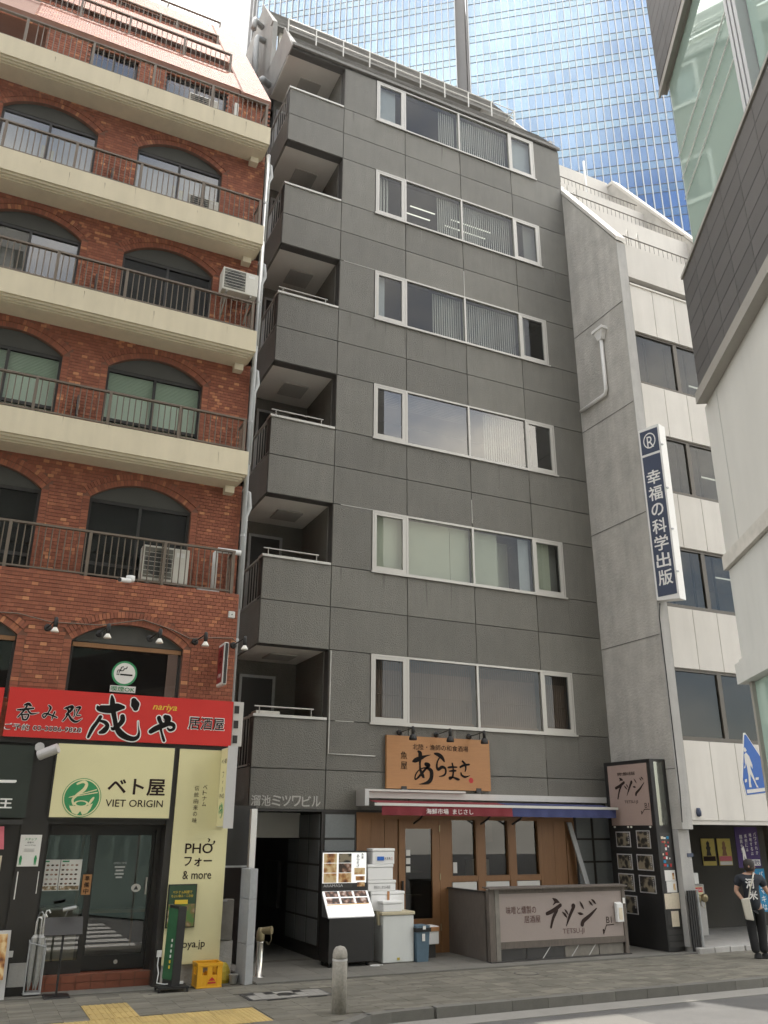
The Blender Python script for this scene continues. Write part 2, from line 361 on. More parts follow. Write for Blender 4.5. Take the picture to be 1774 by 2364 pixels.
SEI=[[(1.72,4.048,0.012),(1.759,4.015,0.05),(1.915,4.01,0.064),(2.025,4.046,0.065),(2.124,4.052,0.029)],[(1.926,4.221,0.015),(1.942,4.149,0.036),(1.964,4.02,0.042),(2.01,3.865,0.035),(2.053,3.739,0.039),(2.127,3.643,0.05),(2.233,3.585,0.043),(2.335,3.568,0.036),(2.397,3.6,0.029),(2.413,3.672,0.016),(2.394,3.757,0.006),(2.381,3.843,0.003)],[(1.789,3.881,0.028),(1.744,3.793,0.028),(1.687,3.692,0.03),(1.641,3.563,0.02)],[(1.782,3.824,0.018),(1.869,3.8,0.028),(1.911,3.746,0.032),(1.87,3.673,0.042),(1.811,3.642,0.024)],[(2.126,3.908,0.036),(2.133,3.843,0.039),(2.085,3.769,0.035),(2.007,3.708,0.028),(1.977,3.721,0.014)],[(2.278,4.171,0.043),(2.306,4.107,0.069),(2.32,4.05,0.044)],[(2.597,3.695,0.036),(2.665,3.742,0.044),(2.778,3.799,0.044),(2.879,3.834,0.037),(2.955,3.816,0.03),(2.96,3.758,0.024),(2.903,3.733,0.022),(2.863,3.76,0.015)],[(2.707,3.919,0.034),(2.727,3.869,0.032),(2.761,3.82,0.03)],[(2.809,3.94,0.037),(2.856,3.913,0.052),(2.839,3.854,0.038)],[(2.743,3.775,0.025),(2.771,3.69,0.018),(2.804,3.605,0.022),(2.823,3.562,0.022)]]
NON=[[(0.644,3.995,0.011),(0.699,4.015,0.025),(0.74,3.989,0.013)],[(0.551,3.917,0.009),(0.638,3.928,0.017),(0.782,3.953,0.013)],[(0.683,3.98,0.014),(0.642,3.9,0.014),(0.577,3.809,0.01)],[(0.701,3.926,0.011),(0.762,3.869,0.014),(0.865,3.892,0.003)],[(0.629,3.845,0.011),(0.654,3.78,0.013)],[(0.639,3.851,0.011),(0.722,3.856,0.012),(0.706,3.783,0.013),(0.655,3.775,0.012)],[(0.678,3.831,0.006),(0.688,3.804,0.005)],[(0.997,4.011,0.011),(1.029,3.974,0.017),(1.002,3.9,0.011),(0.954,3.825,0.012),(0.927,3.862,0.01),(0.972,3.887,0.011),(1.06,3.864,0.012),(1.139,3.835,0.011)],[(1.096,3.917,0.013),(1.079,3.849,0.011),(1.068,3.792,0.004)],[(1.259,3.994,0.015),(1.299,3.94,0.015),(1.273,3.849,0.013),(1.232,3.785,0.009)],[(1.239,3.981,0.013),(1.344,4.016,0.024),(1.33,3.953,0.019),(1.272,3.893,0.013)],[(1.291,3.917,0.011),(1.346,3.83,0.019),(1.428,3.785,0.017),(1.514,3.84,0.003)],[(1.383,3.968,0.009),(1.395,3.912,0.009),(1.386,3.861,0.009)],[(1.406,4.003,0.011),(1.465,4.012,0.017),(1.44,3.949,0.011),(1.426,3.886,0.009),(1.481,3.889,0.008)]]
ARA=[[(8.2,3.538,0.023),(8.259,3.562,0.047),(8.394,3.617,0.04),(8.48,3.649,0.02),(8.608,3.681,0.005)],[(8.32,3.737,0.023),(8.362,3.703,0.044),(8.36,3.616,0.04),(8.356,3.486,0.02),(8.366,3.372,0.028),(8.423,3.26,0.036),(8.448,3.232,0.016)],[(8.494,3.491,0.04),(8.562,3.472,0.039),(8.493,3.405,0.023),(8.39,3.302,0.027),(8.289,3.206,0.017),(8.239,3.198,0.015),(8.265,3.298,0.015),(8.358,3.386,0.011),(8.493,3.419,0.019),(8.611,3.366,0.043),(8.617,3.237,0.042),(8.557,3.15,0.039),(8.438,3.111,0.018),(8.338,3.099,0.005)],[(8.703,3.709,0.019),(8.789,3.691,0.04),(8.874,3.636,0.04),(8.924,3.565,0.018)],[(8.804,3.618,0.016),(8.76,3.544,0.016),(8.749,3.442,0.024),(8.783,3.4,0.032),(8.869,3.446,0.032),(8.947,3.42,0.024),(8.953,3.333,0.021),(8.9,3.281,0.018),(8.797,3.26,0.005)],[(9.016,3.444,0.019),(9.095,3.454,0.022),(9.226,3.458,0.013)],[(9.041,3.372,0.011),(9.145,3.383,0.024),(9.198,3.385,0.016)],[(9.114,3.528,0.019),(9.13,3.455,0.019),(9.136,3.368,0.019),(9.116,3.266,0.021),(9.054,3.214,0.016),(9.037,3.249,0.015),(9.124,3.252,0.017),(9.228,3.219,0.027),(9.271,3.213,0.016)],[(9.305,3.461,0.021),(9.395,3.501,0.024),(9.519,3.52,0.02)],[(9.362,3.58,0.021),(9.422,3.524,0.024),(9.437,3.436,0.018),(9.417,3.377,0.011)],[(9.319,3.345,0.016),(9.344,3.294,0.021),(9.422,3.268,0.02),(9.538,3.3,0.003)]]
TET=[[(10.382,1.03,0.008),(10.453,0.986,0.036),(10.525,0.956,0.011)],[(10.452,0.972,0.024),(10.382,0.916,0.007)],[(10.233,0.771,0.032),(10.384,0.822,0.037),(10.549,0.907,0.033)],[(10.458,0.82,0.033),(10.364,0.685,0.029),(10.306,0.537,0.02)],[(10.585,0.788,0.008),(10.638,0.745,0.023),(10.68,0.695,0.008)],[(10.645,0.828,0.008),(10.679,0.792,0.02),(10.713,0.743,0.008)],[(10.848,0.885,0.046),(10.835,0.843,0.033),(10.747,0.714,0.028),(10.658,0.551,0.007)],[(11.007,0.958,0.007),(11.049,0.893,0.021),(11.081,0.836,0.012)],[(10.941,0.763,0.006),(10.996,0.748,0.025),(11.062,0.739,0.009)],[(11.026,0.559,0.038),(11.06,0.62,0.038),(11.222,0.712,0.03),(11.389,0.827,0.012)],[(11.228,0.959,0.009),(11.263,0.923,0.019),(11.298,0.886,0.009)],[(11.289,0.986,0.009),(11.334,0.956,0.022),(11.375,0.913,0.01)]]
TE2=[[(15.243,3.313,0.006),(15.197,3.283,0.03),(15.134,3.266,0.009)],[(15.205,3.278,0.018),(15.246,3.243,0.004)],[(15.382,3.106,0.03),(15.244,3.151,0.03),(15.105,3.214,0.029)],[(15.2,3.158,0.026),(15.283,3.033,0.021),(15.343,2.888,0.018)],[(15.102,3.141,0.008),(15.063,3.107,0.017),(15.019,3.069,0.006)],[(15.04,3.17,0.007),(15.009,3.141,0.015),(14.983,3.106,0.006)],[(14.864,3.212,0.035),(14.891,3.173,0.028),(14.971,3.058,0.021),(15.045,2.938,0.005)],[(14.778,3.276,0.004),(14.742,3.234,0.015),(14.711,3.19,0.008)],[(14.829,3.116,0.005),(14.788,3.11,0.021),(14.741,3.103,0.007)],[(14.757,2.947,0.026),(14.737,2.987,0.028),(14.608,3.071,0.021),(14.475,3.186,0.008)],[(14.597,3.281,0.007),(14.573,3.257,0.015),(14.55,3.23,0.007)],[(14.553,3.301,0.007),(14.522,3.277,0.016),(14.489,3.246,0.007)]]
# ---------------------------------------------------------------- ground, road, pavement
ST = lambda o: tag(o, kind='structure')
ST(MB().box(-155, 185, -55, 170, -.6, -.14).build('ground', 'asphalt'))
road = ST(MB().box(-60, 60, -9, 11.3, -.14, -.13).build('road', 'asphalt'))
ST(MB().box(5.35, 40, 10.86, 11.29, -.13, -.122).build('gutter', 'gutter'))
for i in range(7):                         # zebra crossing in front of the left building
    y = 9.9-.9*i
    MB().box(.4, 3.9, y-.45, y, -.13, -.126).build('crossing_stripe', 'road_paint', road)
# pavement bed: outline bends towards the road at the crossing
edge = [(40, 11.45), (6.1, 11.45), (5.45, 11.42), (5.09, 11.36), (4.64, 11.02), (4.2, 10.5), (4.0, 10.1), (-12, 10.1)]
pave = ST(MB().prism([(-12, 14.2), *reversed(edge), (40, 14.2)][::-1], FZ(0), -.14, -.008).build('sidewalk', 'joint_sand'))
kerb = ST(MB().prism([(x, y-.1) for x, y in edge[:7]][::-1] + [(x, y-.02) for x, y in edge[:7]], FZ(0), -.14, -.02).build('kerb', 'kerb'))
for i in range(24):
    x = 6.15+i*.6
    MB().box(x, x+.592, 11.30, 11.447, -.135, .006).build('kerb_stone', 'kerb', kerb)
for (ax, ay), (bx, by) in zip(edge[1:6], edge[2:7]):
    dx, dy = bx-ax, by-ay; l_ = math.hypot(dx, dy); nx, ny = -dy/l_*.147, dx/l_*.147
    P = [(ax+nx, ay+ny), (bx+nx, by+ny), (bx, by), (ax, ay)]
    if nx*0+ny > 0: P = [(ax-nx, ay-ny), (bx-nx, by-ny), (bx, by), (ax, ay)]
    MB().prism(P, FZ(0), -.135, .004).build('kerb_stone', 'kerb', kerb)
# paving blocks: the nearest 300 singly, the others in one mesh
def on_pave(x, y):
    if y < 11.47 and x > 5.1: return False
    if x > 4.0 and y < 11.0+(x-4.6)*.75 and y < 11.47: return False
    if y > 14.0: return False
    if x < 3.93 and 11.42 < y < 12.34: return False
    if 1.86 < x < 2.46 and 12.3 < y < 13.37: return False
    if 4.03 < x < 5.26 and 12.74 < y < 13.35: return False
    return True
blk = [MB().box(-.1485, .1485, -.074, .074, -.05, 0, r=random.random()).mesh('paver', 'paver') for _ in range(12)]
sites = []
for i in range(64):
    for j in range(28):
        x = -1.0+i*.3; y = 10.2+j*.151+(.075 if i % 2 else 0)
        if on_pave(x, y) and on_pave(x-.13, y) and on_pave(x+.13, y): sites.append((x, y))
sites.sort(key=lambda p: (p[0]-3.5)**2*.35+(p[1]-11)**2 if p[0] > .3 else 1e9)
for x, y in sites[:300]: link('paver', random.choice(blk), pave, (x, y, random.uniform(-.002, .001)))
mb = MB()
for x, y in sites[300:]: mb.box(x-.1485, x+.1485, y-.074, y+.074, -.05, random.uniform(-.0025, .0015), random.random())
tag(mb.build('paving_blocks', 'paver', pave), kind='stuff')
# tactile paving
def tactile(x0, y0, w, h, dots):
    b = MB().box(x0+.003, x0+w-.003, y0+.003, y0+h-.003, -.05, .001)
    if dots:
        for a in range(5):
            for c in range(5): b.lathe((x0+w*(a+.5)/5, y0+h*(c+.5)/5, 0), [(.019, 0), (.015, .006)], 6)
    else:
        for a in range(4):
            b.box(x0+w*(a+.5)/4-.017, x0+w*(a+.5)/4+.017, y0+.012, y0+h-.012, 0, .006)
    b.build('tactile_tile', 'tactile', pave)
for i in range(16):
    for j in range(3):
        x = 3.92-.3*(i+1)
        tactile(x, 11.43+.3*j, .3, .3, True)
for i in range(2):
    for j in range(3): tactile(1.86+.3*i, 12.345+.33*j, .3, .33, False)
# chewing-gum spots and small stains on the paving, a patch in the asphalt
sp = MB()
for _ in range(170):
    x, y, q = random.uniform(.6, 13.5), random.uniform(11.5, 13.95), random.choice((.012, .016, .02, .03))
    if on_pave(x, y): sp.prism([(x+q*random.uniform(.7, 1.2)*math.cos(a*.785), y+q*random.uniform(.7, 1.2)*math.sin(a*.785)) for a in range(8)], FZ(0), .0012, .0022)
tag(sp.build('gum_spots', 'spot', pave), kind='stuff')
MB().box(7.2, 8.6, 9.3, 10.6, -.13, -.1265).build('asphalt_patch', 'joint_grey', road)
# manhole covers
t = thing('manhole_cover', 'long manhole cover filled with pale tiles set in the grey paving', 'manhole cover', (4.64, 13.04, 0))
MB().box(4.03, 5.26, 12.74, 13.35, -.05, .001).build('frame', 'frame_dark', t)
k = 0
for i in range(8):
    for j in range(3):
        if (i, j) in ((3, 1), (4, 1), (2, 2), (5, 2), (0, 2)): continue
        B('tile', 'gutter', t, 4.08+i*.143, 4.08+i*.143+.138, 12.80+j*.166, 12.80+j*.166+.16, 0, .005)
MB().lathe((4.64, 13.05, 0), [(.13, 0), (.12, .008)], 20).build('centre_plate', 'frame_dark', t)
t = thing('drain_cover', 'small round drain ring in the paving before the mauve stair sign', 'drain cover', (8.94, 13.3, 0))
b = MB()
for a in range(20):
    a0, a1 = 2*math.pi*a/20, 2*math.pi*(a+1)/20
    b.prism([(8.94+q*math.cos(z), 13.3+q*math.sin(z)) for q, z in ((.19, a0), (.21, a0), (.21, a1), (.19, a1))], FZ(0), 0, .004)
b.build('ring', 'frame_dark', t); MB().lathe((8.94, 13.3, 0), [(.185, 0), (.185, .003)], 20).build('plate', 'paver', t)
# private frontage slabs
fr = ST(MB().box(4.5, 13.4, 14.03, 16.3, -.05, .006).build('frontage', 'joint_sand'))
for i in range(15):
    for j in range(4):
        x = 4.52+i*.6; x1 = min(x+.594, 13.38); y = 14.05+j*.5
        MB().box(x, x1, y, y+.494, 0, .014).build('slab', 'slab', fr)
B('edge_stone', 'kerb', fr, 4.5, 13.4, 13.985, 14.045, -.03, .02)
MB().box(4.8, 6.3, 16.3, 22, -.05, .012).build('passage_floor', 'slab', fr)
pf = ST(MB().box(13.42, 30, 14.02, 18.2, -.05, .10).build('porch_floor', 'concrete'))
for i in range(14):
    x = 13.42+i*.42
    B('border_stone', 'concrete', pf, x, x+random.uniform(.36, .415), 13.93+random.uniform(0, .04), 14.02, -.05, random.uniform(.085, .11), bevel=.012)
ST(MB().box(-12, 4.5, 14.2, 14.62, -.05, .004).build('shop_apron', 'slab'))

# ---------------------------------------------------------------- left: brick apartment building
brick = thing('brick_apartment_building', 'red brick building with cream balcony bands and arched windows on the left', 'building', (0, 14.4, 0))
YB, YW, XL, XR = 14.4, 14.95, -3.2, 3.93
BW, BH = .105, .064
BRK = []                                        # every brick: (x, y_front, z, w, h, in-plane angle)
def arch(xa, xb, zs, rise):
    a = (xb-xa)/2; Rr = (a*a+rise*rise)/(2*rise); return (xa+xb)/2, zs+rise-Rr, Rr, math.asin(a/Rr)
def in_arch(x, z, A, zs, zb, xa, xb, ex):
    cx, cz, Rr, th = A
    if z < zb: return False
    if z <= zs+.02: return xa-ex*.57 < x < xb+ex*.57
    return (x-cx)**2+(z-cz)**2 < (Rr+ex)**2 and abs(math.atan2(x-cx, z-cz)) < th+.005
def brick_field(x0, x1, z0, z1, y, wins, depth=.014):
    rows = int((z1-z0)/BH)
    hh = (z1-z0)/rows
    for r in range(rows):
        z = z0+hh*(r+.5); x = x0+(0 if r % 2 else BW/2)
        if r % 2 == 0: BRK.append((x0+BW/4, y, z, BW/2-.006, hh-.008, 0)) if not any(in_arch(x0+BW/4, z, *w) for w in wins) else 0
        while x < x1-.03:
            a, b = x, min(x+BW, x1)
            for (A, zs, zb, xa, xb, ex) in wins:          # bricks beside an opening are cut to its edge
                if zb < z <= zs+.02:
                    l_, r_ = xa-.125, xb+.125
                    if a < l_ < b: b = l_
                    elif a < r_ < b: a = r_
                    elif l_ <= a and b <= r_: a = b
            c = (a+b)/2
            if b-a > .02 and not any(z > q[1]+.02 and in_arch(c, z, *q) for q in wins): BRK.append((c, y, z, b-a-.006, hh-.008, 0))
            x += BW
def ring(A, y, r0, r1, yo):
    cx, cz, Rr, th = A; n = int(2*th*(Rr+r1)/.062); st = 2*th/n
    for i in range(n):
        a = -th+st*(i+.5); q = Rr+(r0+r1)/2
        BRK.append((cx+q*math.sin(a), y+yo, cz+q*math.cos(a), st*(Rr+r0)-.006, r1-r0-.008, -a))
def jamb(xa, xb, zb, zs, y, yo):
    n = int((zs-zb)/BH); h = (zs-zb)/n
    for i in range(n):
        for x in (xa-.0625, xb+.0625): BRK.append((x, y+yo, zb+h*(i+.5), .114, h-.008, 0))
def backing(b, x0, x1, z0, z1, y, wins, th=.25):
    xs = x0
    for (A, zs, zb, xa, xb, ex) in wins:
        b.box(xs, xa, y+.012, y+th, z0, z1)
        if zb > z0: b.box(xa, xb, y+.012, y+th, z0, zb)
        cx, cz, Rr, an = A
        pts = [(cx+Rr*math.sin(-an+2*an*i/16), cz+Rr*math.cos(-an+2*an*i/16)) for i in range(17)]
        pts = [p for p in pts if p[1] < z1] + [(xb, z1), (xa, z1)]
        b.prism(pts[::-1], FY(y), -th, -.012)
        xs = xb
    b.box(xs, x1, y+.012, y+th, z0, z1)
wall = MB()
W1 = []
for xa, xb in ((-1.43, .385), (1.21, 3.02)):
    A = arch(xa, xb, 5.09, .325); W1.append((A, 5.09, 4.1, xa, xb, .22))
    ring(A, YB, .11, .22, -.012); ring(A, YB, 0, .11, .004); jamb(xa, xb, 4.1, 5.09, YB, .004)
brick_field(XL, XR, 3.52, 6.17, YB, W1); backing(wall, XL, XR, 3.45, 6.165, YB, W1)
FT = [6.17, 8.985, 11.67, 14.29, 17.0]                      # balcony edge tops
W2 = []
for k in range(4):
    ws = []
    zs = FT[k+1]-1.19
    for xa, xb in ((-1.42, .415), (1.235, 3.055)):
        A = arch(xa, xb, zs, .345); ws.append((A, zs, FT[k]-.4, xa, xb, .22))
        ring(A, YW, .11, .22, -.012); ring(A, YW, 0, .11, .004); jamb(xa, xb, FT[k]-.15, zs, YW, .004)
    W2.append(ws)
    brick_field(XL, 4.0, FT[k]-.15, FT[k+1]-.5, YW, ws); backing(wall, XL, 4.0, FT[k]-.5, FT[k+1]-.3, YW, ws)
# top storey
def rectwin(xa, xb, zt): return ((0, -99, 1e-3, 0.01), zt, 0, xa, xb, 0.)
tw = [rectwin(.02, 1.02, 17.98), rectwin(1.75, 3.02, 17.98)]
def in_rect(x, z): return any(a-.02 < x < b+.02 and z < 18.13 for a, b in ((-2.2, -.9), (.0, 1.0), (1.62, 3.02)))
rows = 18
for r in range(rows):
    z = 17.02+BH*(r+.5)
    x = XL+(0 if r % 2 else BW/2)
    while x < 3.98:
        c = x+BW/2
        if not in_rect(c, z): BRK.append((c, YW, z, BW-.006, BH-.008, 0))
        x += BW
for a, b in ((XL, -2.2), (-.9, 0), (1.0, 1.62), (3.02, 4.0)): wall.box(a, b, YW+.012, YW+.25, 16.9, 18.13)
wall.box(XL, 4.0, YW+.012, YW+.25, 18.13, 18.2)
# stepped brick slope with terraces
SL = lambda y: 18.21+(y-14.84)*1.52
def terrace_wall(y, z0, z1):
    wall.box(XL, 3.27, y+.012, y+.2, z0, z1)
    n = int((z1-z0)/BH)
    for r in range(n):
        z = z0+BH*(r+.5); x = XL+(0 if r % 2 else BW/2)
        while x < 3.2:
            if not (abs(z-(z0+.33)) < .16 and (1.3 < x < 3.0 or -.9 < x < .8)): BRK.append((x+BW/2, y, z, BW-.006, BH-.008, 0))
            x += BW
terrace_wall(16.7, 19.8, SL(16.7)); terrace_wall(18.75, 22.95, SL(18.75))
wpart = wall.build('brick_wall', 'mortar', brick)
slope = MB()
def slope_strip(x0, x1, ya, yb, th=.18):
    slope.hexa([(x0, ya, SL(ya)), (x1, ya, SL(ya)), (x1, yb, SL(yb)), (x0, yb, SL(yb)), (x0, ya-.0, SL(ya)-th), (x1, ya, SL(ya)-th), (x1, yb, SL(yb)-th), (x0, yb, SL(yb)-th)][4:] +
               [(x0, ya, SL(ya)), (x1, ya, SL(ya)), (x1, yb, SL(yb)), (x0, yb, SL(yb))])
slope_strip(XL, 3.3, 14.93, 15.9); slope_strip(3.3, 4.02, 14.84, 19.95); slope_strip(XL, 3.3, 16.7, 17.98); slope_strip(XL, 3.3, 18.75, 19.95)
slope.box(XL, 3.98, 19.95, 24, 25.6, 25.9).box(XL, 3.28, 15.9, 16.75, 19.7, 19.8).box(XL, 3.28, 17.98, 18.8, 22.85, 22.95)
# right flank of the building
slope.prism([(14.97, 6.0), (24, 6.0), (24, 25.6), (19.9, 25.7), (14.97, 18.2)], lambda u, v, d: (3.95+d, u, v), -.3, .02)
slope.box(3.6, 3.95, 14.6, 24, 0, 6.1)
slp = slope.build('brick_slope', 'mortar', brick)
n_al = int(math.hypot(5.1, 7.75)/.066)
sb = MB(); ux, uz = 1/math.hypot(1, 1.52), 1.52/math.hypot(1, 1.52)
def slope_bricks(x0, x1, ya, yb):
    n = int(math.hypot(yb-ya, SL(yb)-SL(ya))/.066)
    for r in range(n):
        y = ya+(yb-ya)*(r+.08)/n; y2 = ya+(yb-ya)*(r+.92)/n; x = x0+(0 if r % 2 else BW/2)
        while x < x1-.02:
            w = min(BW, x1-x)-.006; q = random.random()
            e = .012
            sb.hexa([(x, y, SL(y)-.002), (x+w, y, SL(y)-.002), (x+w, y2, SL(y2)-.002), (x, y2, SL(y2)-.002), (x, y-uz*e, SL(y)+ux*e), (x+w, y-uz*e, SL(y)+ux*e), (x+w, y2-uz*e, SL(y2)+ux*e), (x, y2-uz*e, SL(y2)+ux*e)], q)
            x += BW
slope_bricks(-1.2, 3.3, 14.93, 15.9); slope_bricks(3.3, 4.02, 14.84, 19.95); slope_bricks(-1.2, 3.3, 16.7, 17.98); slope_bricks(-1.2, 3.3, 18.75, 19.95)
tag(sb.build('slope_bricks', 'brick', slp), kind='stuff')
# bricks: the 300 nearest the eye singly, the rest in one mesh
def near(q): return abs(q[2]-5.75)*1.0+max(0, 1.2-q[0])*.9+max(0, 4.32-q[2])*9+(0 if q[1] < 14.6 else 9)
BRK.sort(key=near)
bm_ = {}
def brick_mesh(w, h):
    key = (round(w, 3), round(h, 3), random.randrange(10))
    if key not in bm_: bm_[key] = MB().box(-w/2, w/2, 0, .02, -h/2, h/2, r=min(1, random.random()**.8+.02)).mesh('brick', 'brick')
    return bm_[key]
for (x, y, z, w, h, a) in BRK[:300]:
    o = link('brick', brick_mesh(w, h), wpart, (x, y, z)); o.rotation_euler = (0, -a, 0)
mb = MB()
for (x, y, z, w, h, a) in BRK[300:]:
    ca, sa = math.cos(a), math.sin(a); q = random.random()
    c = [(-w/2, -h/2), (w/2, -h/2), (w/2, h/2), (-w/2, h/2)]
    mb.prism([(x+u*ca-v*sa, z+u*sa+v*ca) for u, v in c], FY(y), -.02, 0, q)
tag(mb.build('bricks', 'brick', wpart), kind='stuff')
# balcony bands
bars = MB().tube([(0, 0, 0), (0, 0, 1)], .008, 6).mesh('bar', 'rail_brown')
def railing(x0, x1, y, z0, h, posts, parent=brick, step=.108, ends=()):
    r = MB().box(x0, x1, y-.03, y+.03, z0+h-.035, z0+h).box(x0, x1, y-.015, y+.015, z0+.05, z0+.08)
    for px in posts: r.box(px-.026, px+.026, y-.028, y+.028, z0-.02, z0+h-.03)
    for (ex, ey) in ends: r.box(ex-.02, ex+.02, y, ey, z0+h-.035, z0+h).box(ex-.012, ex+.012, y, ey, z0+.05, z0+.08)
    ro = r.build('railing', 'rail_brown', parent)
    x = x0+step/2; me = bpy.data.meshes.get('bar%.2f' % h)
    if not me:
        me = MB().tube([(0, 0, 0), (0, 0, h-.1)], .0105, 5).mesh('bar%.2f' % h, 'rail_brown')
    while x < x1:
        if x > -1.1 and not any(abs(x-p) < .04 for p in posts): link('bar', me, ro, (x, y, z0+.07))
        x += step
    for (ex, ey) in ends:
        yy = y+.1
        while yy < ey-.03: link('bar', me, ro, (ex, yy, z0+.07)); yy += .1
    return ro
for k in range(1, 5):
    zt = FT[k]
    b = MB().box(XL, XR, YB, YB+.16, zt-.48, zt)
    b.box(XL, XR-.04, YB+.04, YW, zt-.53, zt-.481).box(XL, XR-.085, YB+.085, YW, zt-.57, zt-.531).box(XL, XR-.13, YB+.13, YW, zt-.6, zt-.571)
    b.box(XL, XR, YB+.16, YW, zt-.48, zt-.40)
    b.box(XR-.1, XR, YB+.16, YW, zt-.40, zt)
    bo = b.build('balcony', 'stucco', brick)
    MB().box(3.62, 3.8, YW-.17, YW+.0, zt-.74, zt-.602).build('bracket', 'stucco', bo)
    for xs_ in (-.62, .06, .63, 1.29, 1.9, 2.58, 3.3):       # rust and rain runs below the railing feet
        if random.random() < .75:
            x_ = xs_+random.uniform(-.08, .08); l2 = random.uniform(.05, .34); w_ = random.uniform(.004, .011); q_ = random.uniform(-.012, .012)
            z_ = zt-random.choice((.002, .002, .06, .12))
            l2 = min(l2, z_-(zt-.47))
            MB().prism([(x_-w_, z_), (x_+w_*.4, z_-l2*.5), (x_+q_, z_-l2), (x_+q_+w_*.3, z_-l2), (x_+w_*1.3, z_-l2*.4), (x_+w_, z_)], FY(YB), .0005, .0015).build('stain', 'stain', bo)
    railing(-2.4, 3.87, YB+.08, zt, .71, (-1.25, .05, 1.31, 2.58, 3.83), ends=((3.85, YW),))
railing(-2.4, 3.83, YB+.1, 6.17, .83, (-1.25, .02, 1.29, 2.56, 3.80), ends=((3.82, YW),))
b = MB().box(XL, XR, YB+.25, YW, 5.9, 6.1)
b.build('balcony', 'mortar', brick)
railing(-2.4, 3.24, 15.95, 19.82, .66, (-.35, .75, 2.05, 3.21), step=.12)
railing(-2.4, 3.24, 18.05, 22.97, .42, (.45, 1.6, 2.05, 3.21), step=.12)
railing(-2.4, 3.62, 20.1, 25.9, .5, (.45, 1.95, 3.6), step=.12)
# terrace window bands
for y, z0 in ((16.7, 19.8), (18.75, 22.95)):
    for xa, xb in ((1.3, 3.0), (-.9, .8)):
        w = MB().box(xa, xb, y-.012, y+.02, z0+.17, z0+.49).build('window', 'frame_dark', brick)
        for i in range(4): B('pane', 'glass_dark', w, xa+.03+i*(xb-xa-.06)/4+.01, xa+.03+(i+1)*(xb-xa-.06)/4-.01, y-.018, y-.013, z0+.2, z0+.46)
# arched windows
def arched_window(A, zs, zb, xa, xb, y, style, label=None):
    cx, cz, Rr, th = A
    fr_ = MB(); t = .045; d0, d1 = y+.10, y+.16
    fr_.box(xa, xb, d0, d1, zs-.06, zs).box(xa, xa+t, d0, d1, zb, zs-.06).box(xb-t, xb, d0, d1, zb, zs-.06)
    if style != 'bar': fr_.box(cx-.025, cx+.025, d0, d1, zb, zs-.06)
    if style != 'bar': fr_.box(xa+t, cx-.025, d0, d1, zb+.5, zb+.56).box(cx+.025, xb-t, d0, d1, zb+.5, zb+.56)
    w = fr_.build('window', 'frame_dark', brick)
    pts = [(cx+(Rr+.01)*math.sin(-th+2*th*i/16), cz+(Rr+.01)*math.cos(-th+2*th*i/16)) for i in range(17)]
    MB().prism([(xa-.01, zs)] + pts + [(xb+.01, zs)], FY(y+.09), -.06, 0).build('arch_panel', 'tympanum', w)
    g = {'bar': 'glass_dark', 'green': 'glass'}.get(style, 'glass_sky')
    if style == 'bar': B('pane', g, w, xa+t, xb-t, y+.125, y+.131, zb, zs-.06)
    else: B('pane', g, w, xa+t, cx-.025, y+.125, y+.131, zb, zs-.06); B('pane', g, w, cx+.025, xb-t, y+.135, y+.141, zb, zs-.06)
    bd = {'dark': 'room_dark', 'green': 'blind_pale', 'sky': 'curtain', 'bar': 'room_dark'}[style]
    yy = y+(.17 if style == 'green' else .24) if style != 'bar' else y+1.4
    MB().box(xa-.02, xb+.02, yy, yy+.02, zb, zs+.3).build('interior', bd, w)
    if style == 'green':
        for i in range(14): B('blind_slat', 'blind_pale', w, xa+.06, xb-.06, y+.148, y+.165, zs-.09-i*.03, zs-.085-i*.03)
    if style == 'sky':
        B('curtain', 'curtain', w, cx-.16, cx-.11, y+.2, y+.22, zb, zs-.55); B('curtain', 'lamp_shade_yellow', w, cx-.10, cx-.035, y+.2, y+.22, zb, zs-.55); B('curtain', 'lamp_shade_yellow', w, cx+.06, cx+.14, y+.2, y+.22, zb, zs-.62)

ss_ = ['dark', 'green', 'dark', 'sky']
for k in range(4):
    for (A, zs, zb, xa, xb, ex) in W2[k]: arched_window(A, zs, zb+.3, xa, xb, YW, ss_[k])
for (A, zs, zb, xa, xb, ex) in W1:
    arched_window(A, zs, 4.12, xa, xb, YB, 'bar')
    MB().box(xa+.02, xb-.02, YB+.06, YB+.1, zs-.09, zs-.02).build('lintel_trim', 'wood', brick)
for xa, xb in ((.0, 1.0), (1.62, 3.02)):
    c = (xa+xb)/2
    w = MB().box(xa, xb, YW+.08, YW+.14, 18.06, 18.13).box(xa, xa+.05, YW+.08, YW+.14, 16.9, 18.06).box(xb-.05, xb, YW+.08, YW+.14, 16.9, 18.06).box(c-.025, c+.025, YW+.08, YW+.14, 16.9, 18.06).build('window', 'frame_dark', brick)
    B('pane', 'glass_sky', w, xa+.05, c-.025, YW+.1, YW+.106, 16.9, 18.06); B('pane', 'glass_sky', w, c+.025, xb-.05, YW+.112, YW+.118, 16.9, 18.06)
    B('interior', 'curtain', w, xa, xb, YW+.3, YW+.32, 16.9, 18.13)
for x in (1.42,): B('drain_pipe', 'rail_brown', brick, x-.01, x+.01, YW-.1, YW-.08, 17.0, 18.0)
B('drain_pipe', 'alu_white', brick, 3.18, 3.27, YW-.09, YW-.01, 17.0, 17.85)
for k in range(1, 4): MB().hexa([(.77, YW-.3, FT[k]+.2), (.79, YW-.3, FT[k]+.2), (.79, YW, FT[k]+.2), (.77, YW, FT[k]+.2), (.77, YW-.06, FT[k]+.72), (.79, YW-.06, FT[k]+.72), (.79, YW, FT[k]+.72), (.77, YW, FT[k]+.72)]).build('partition_fin', 'frame_dark', brick)
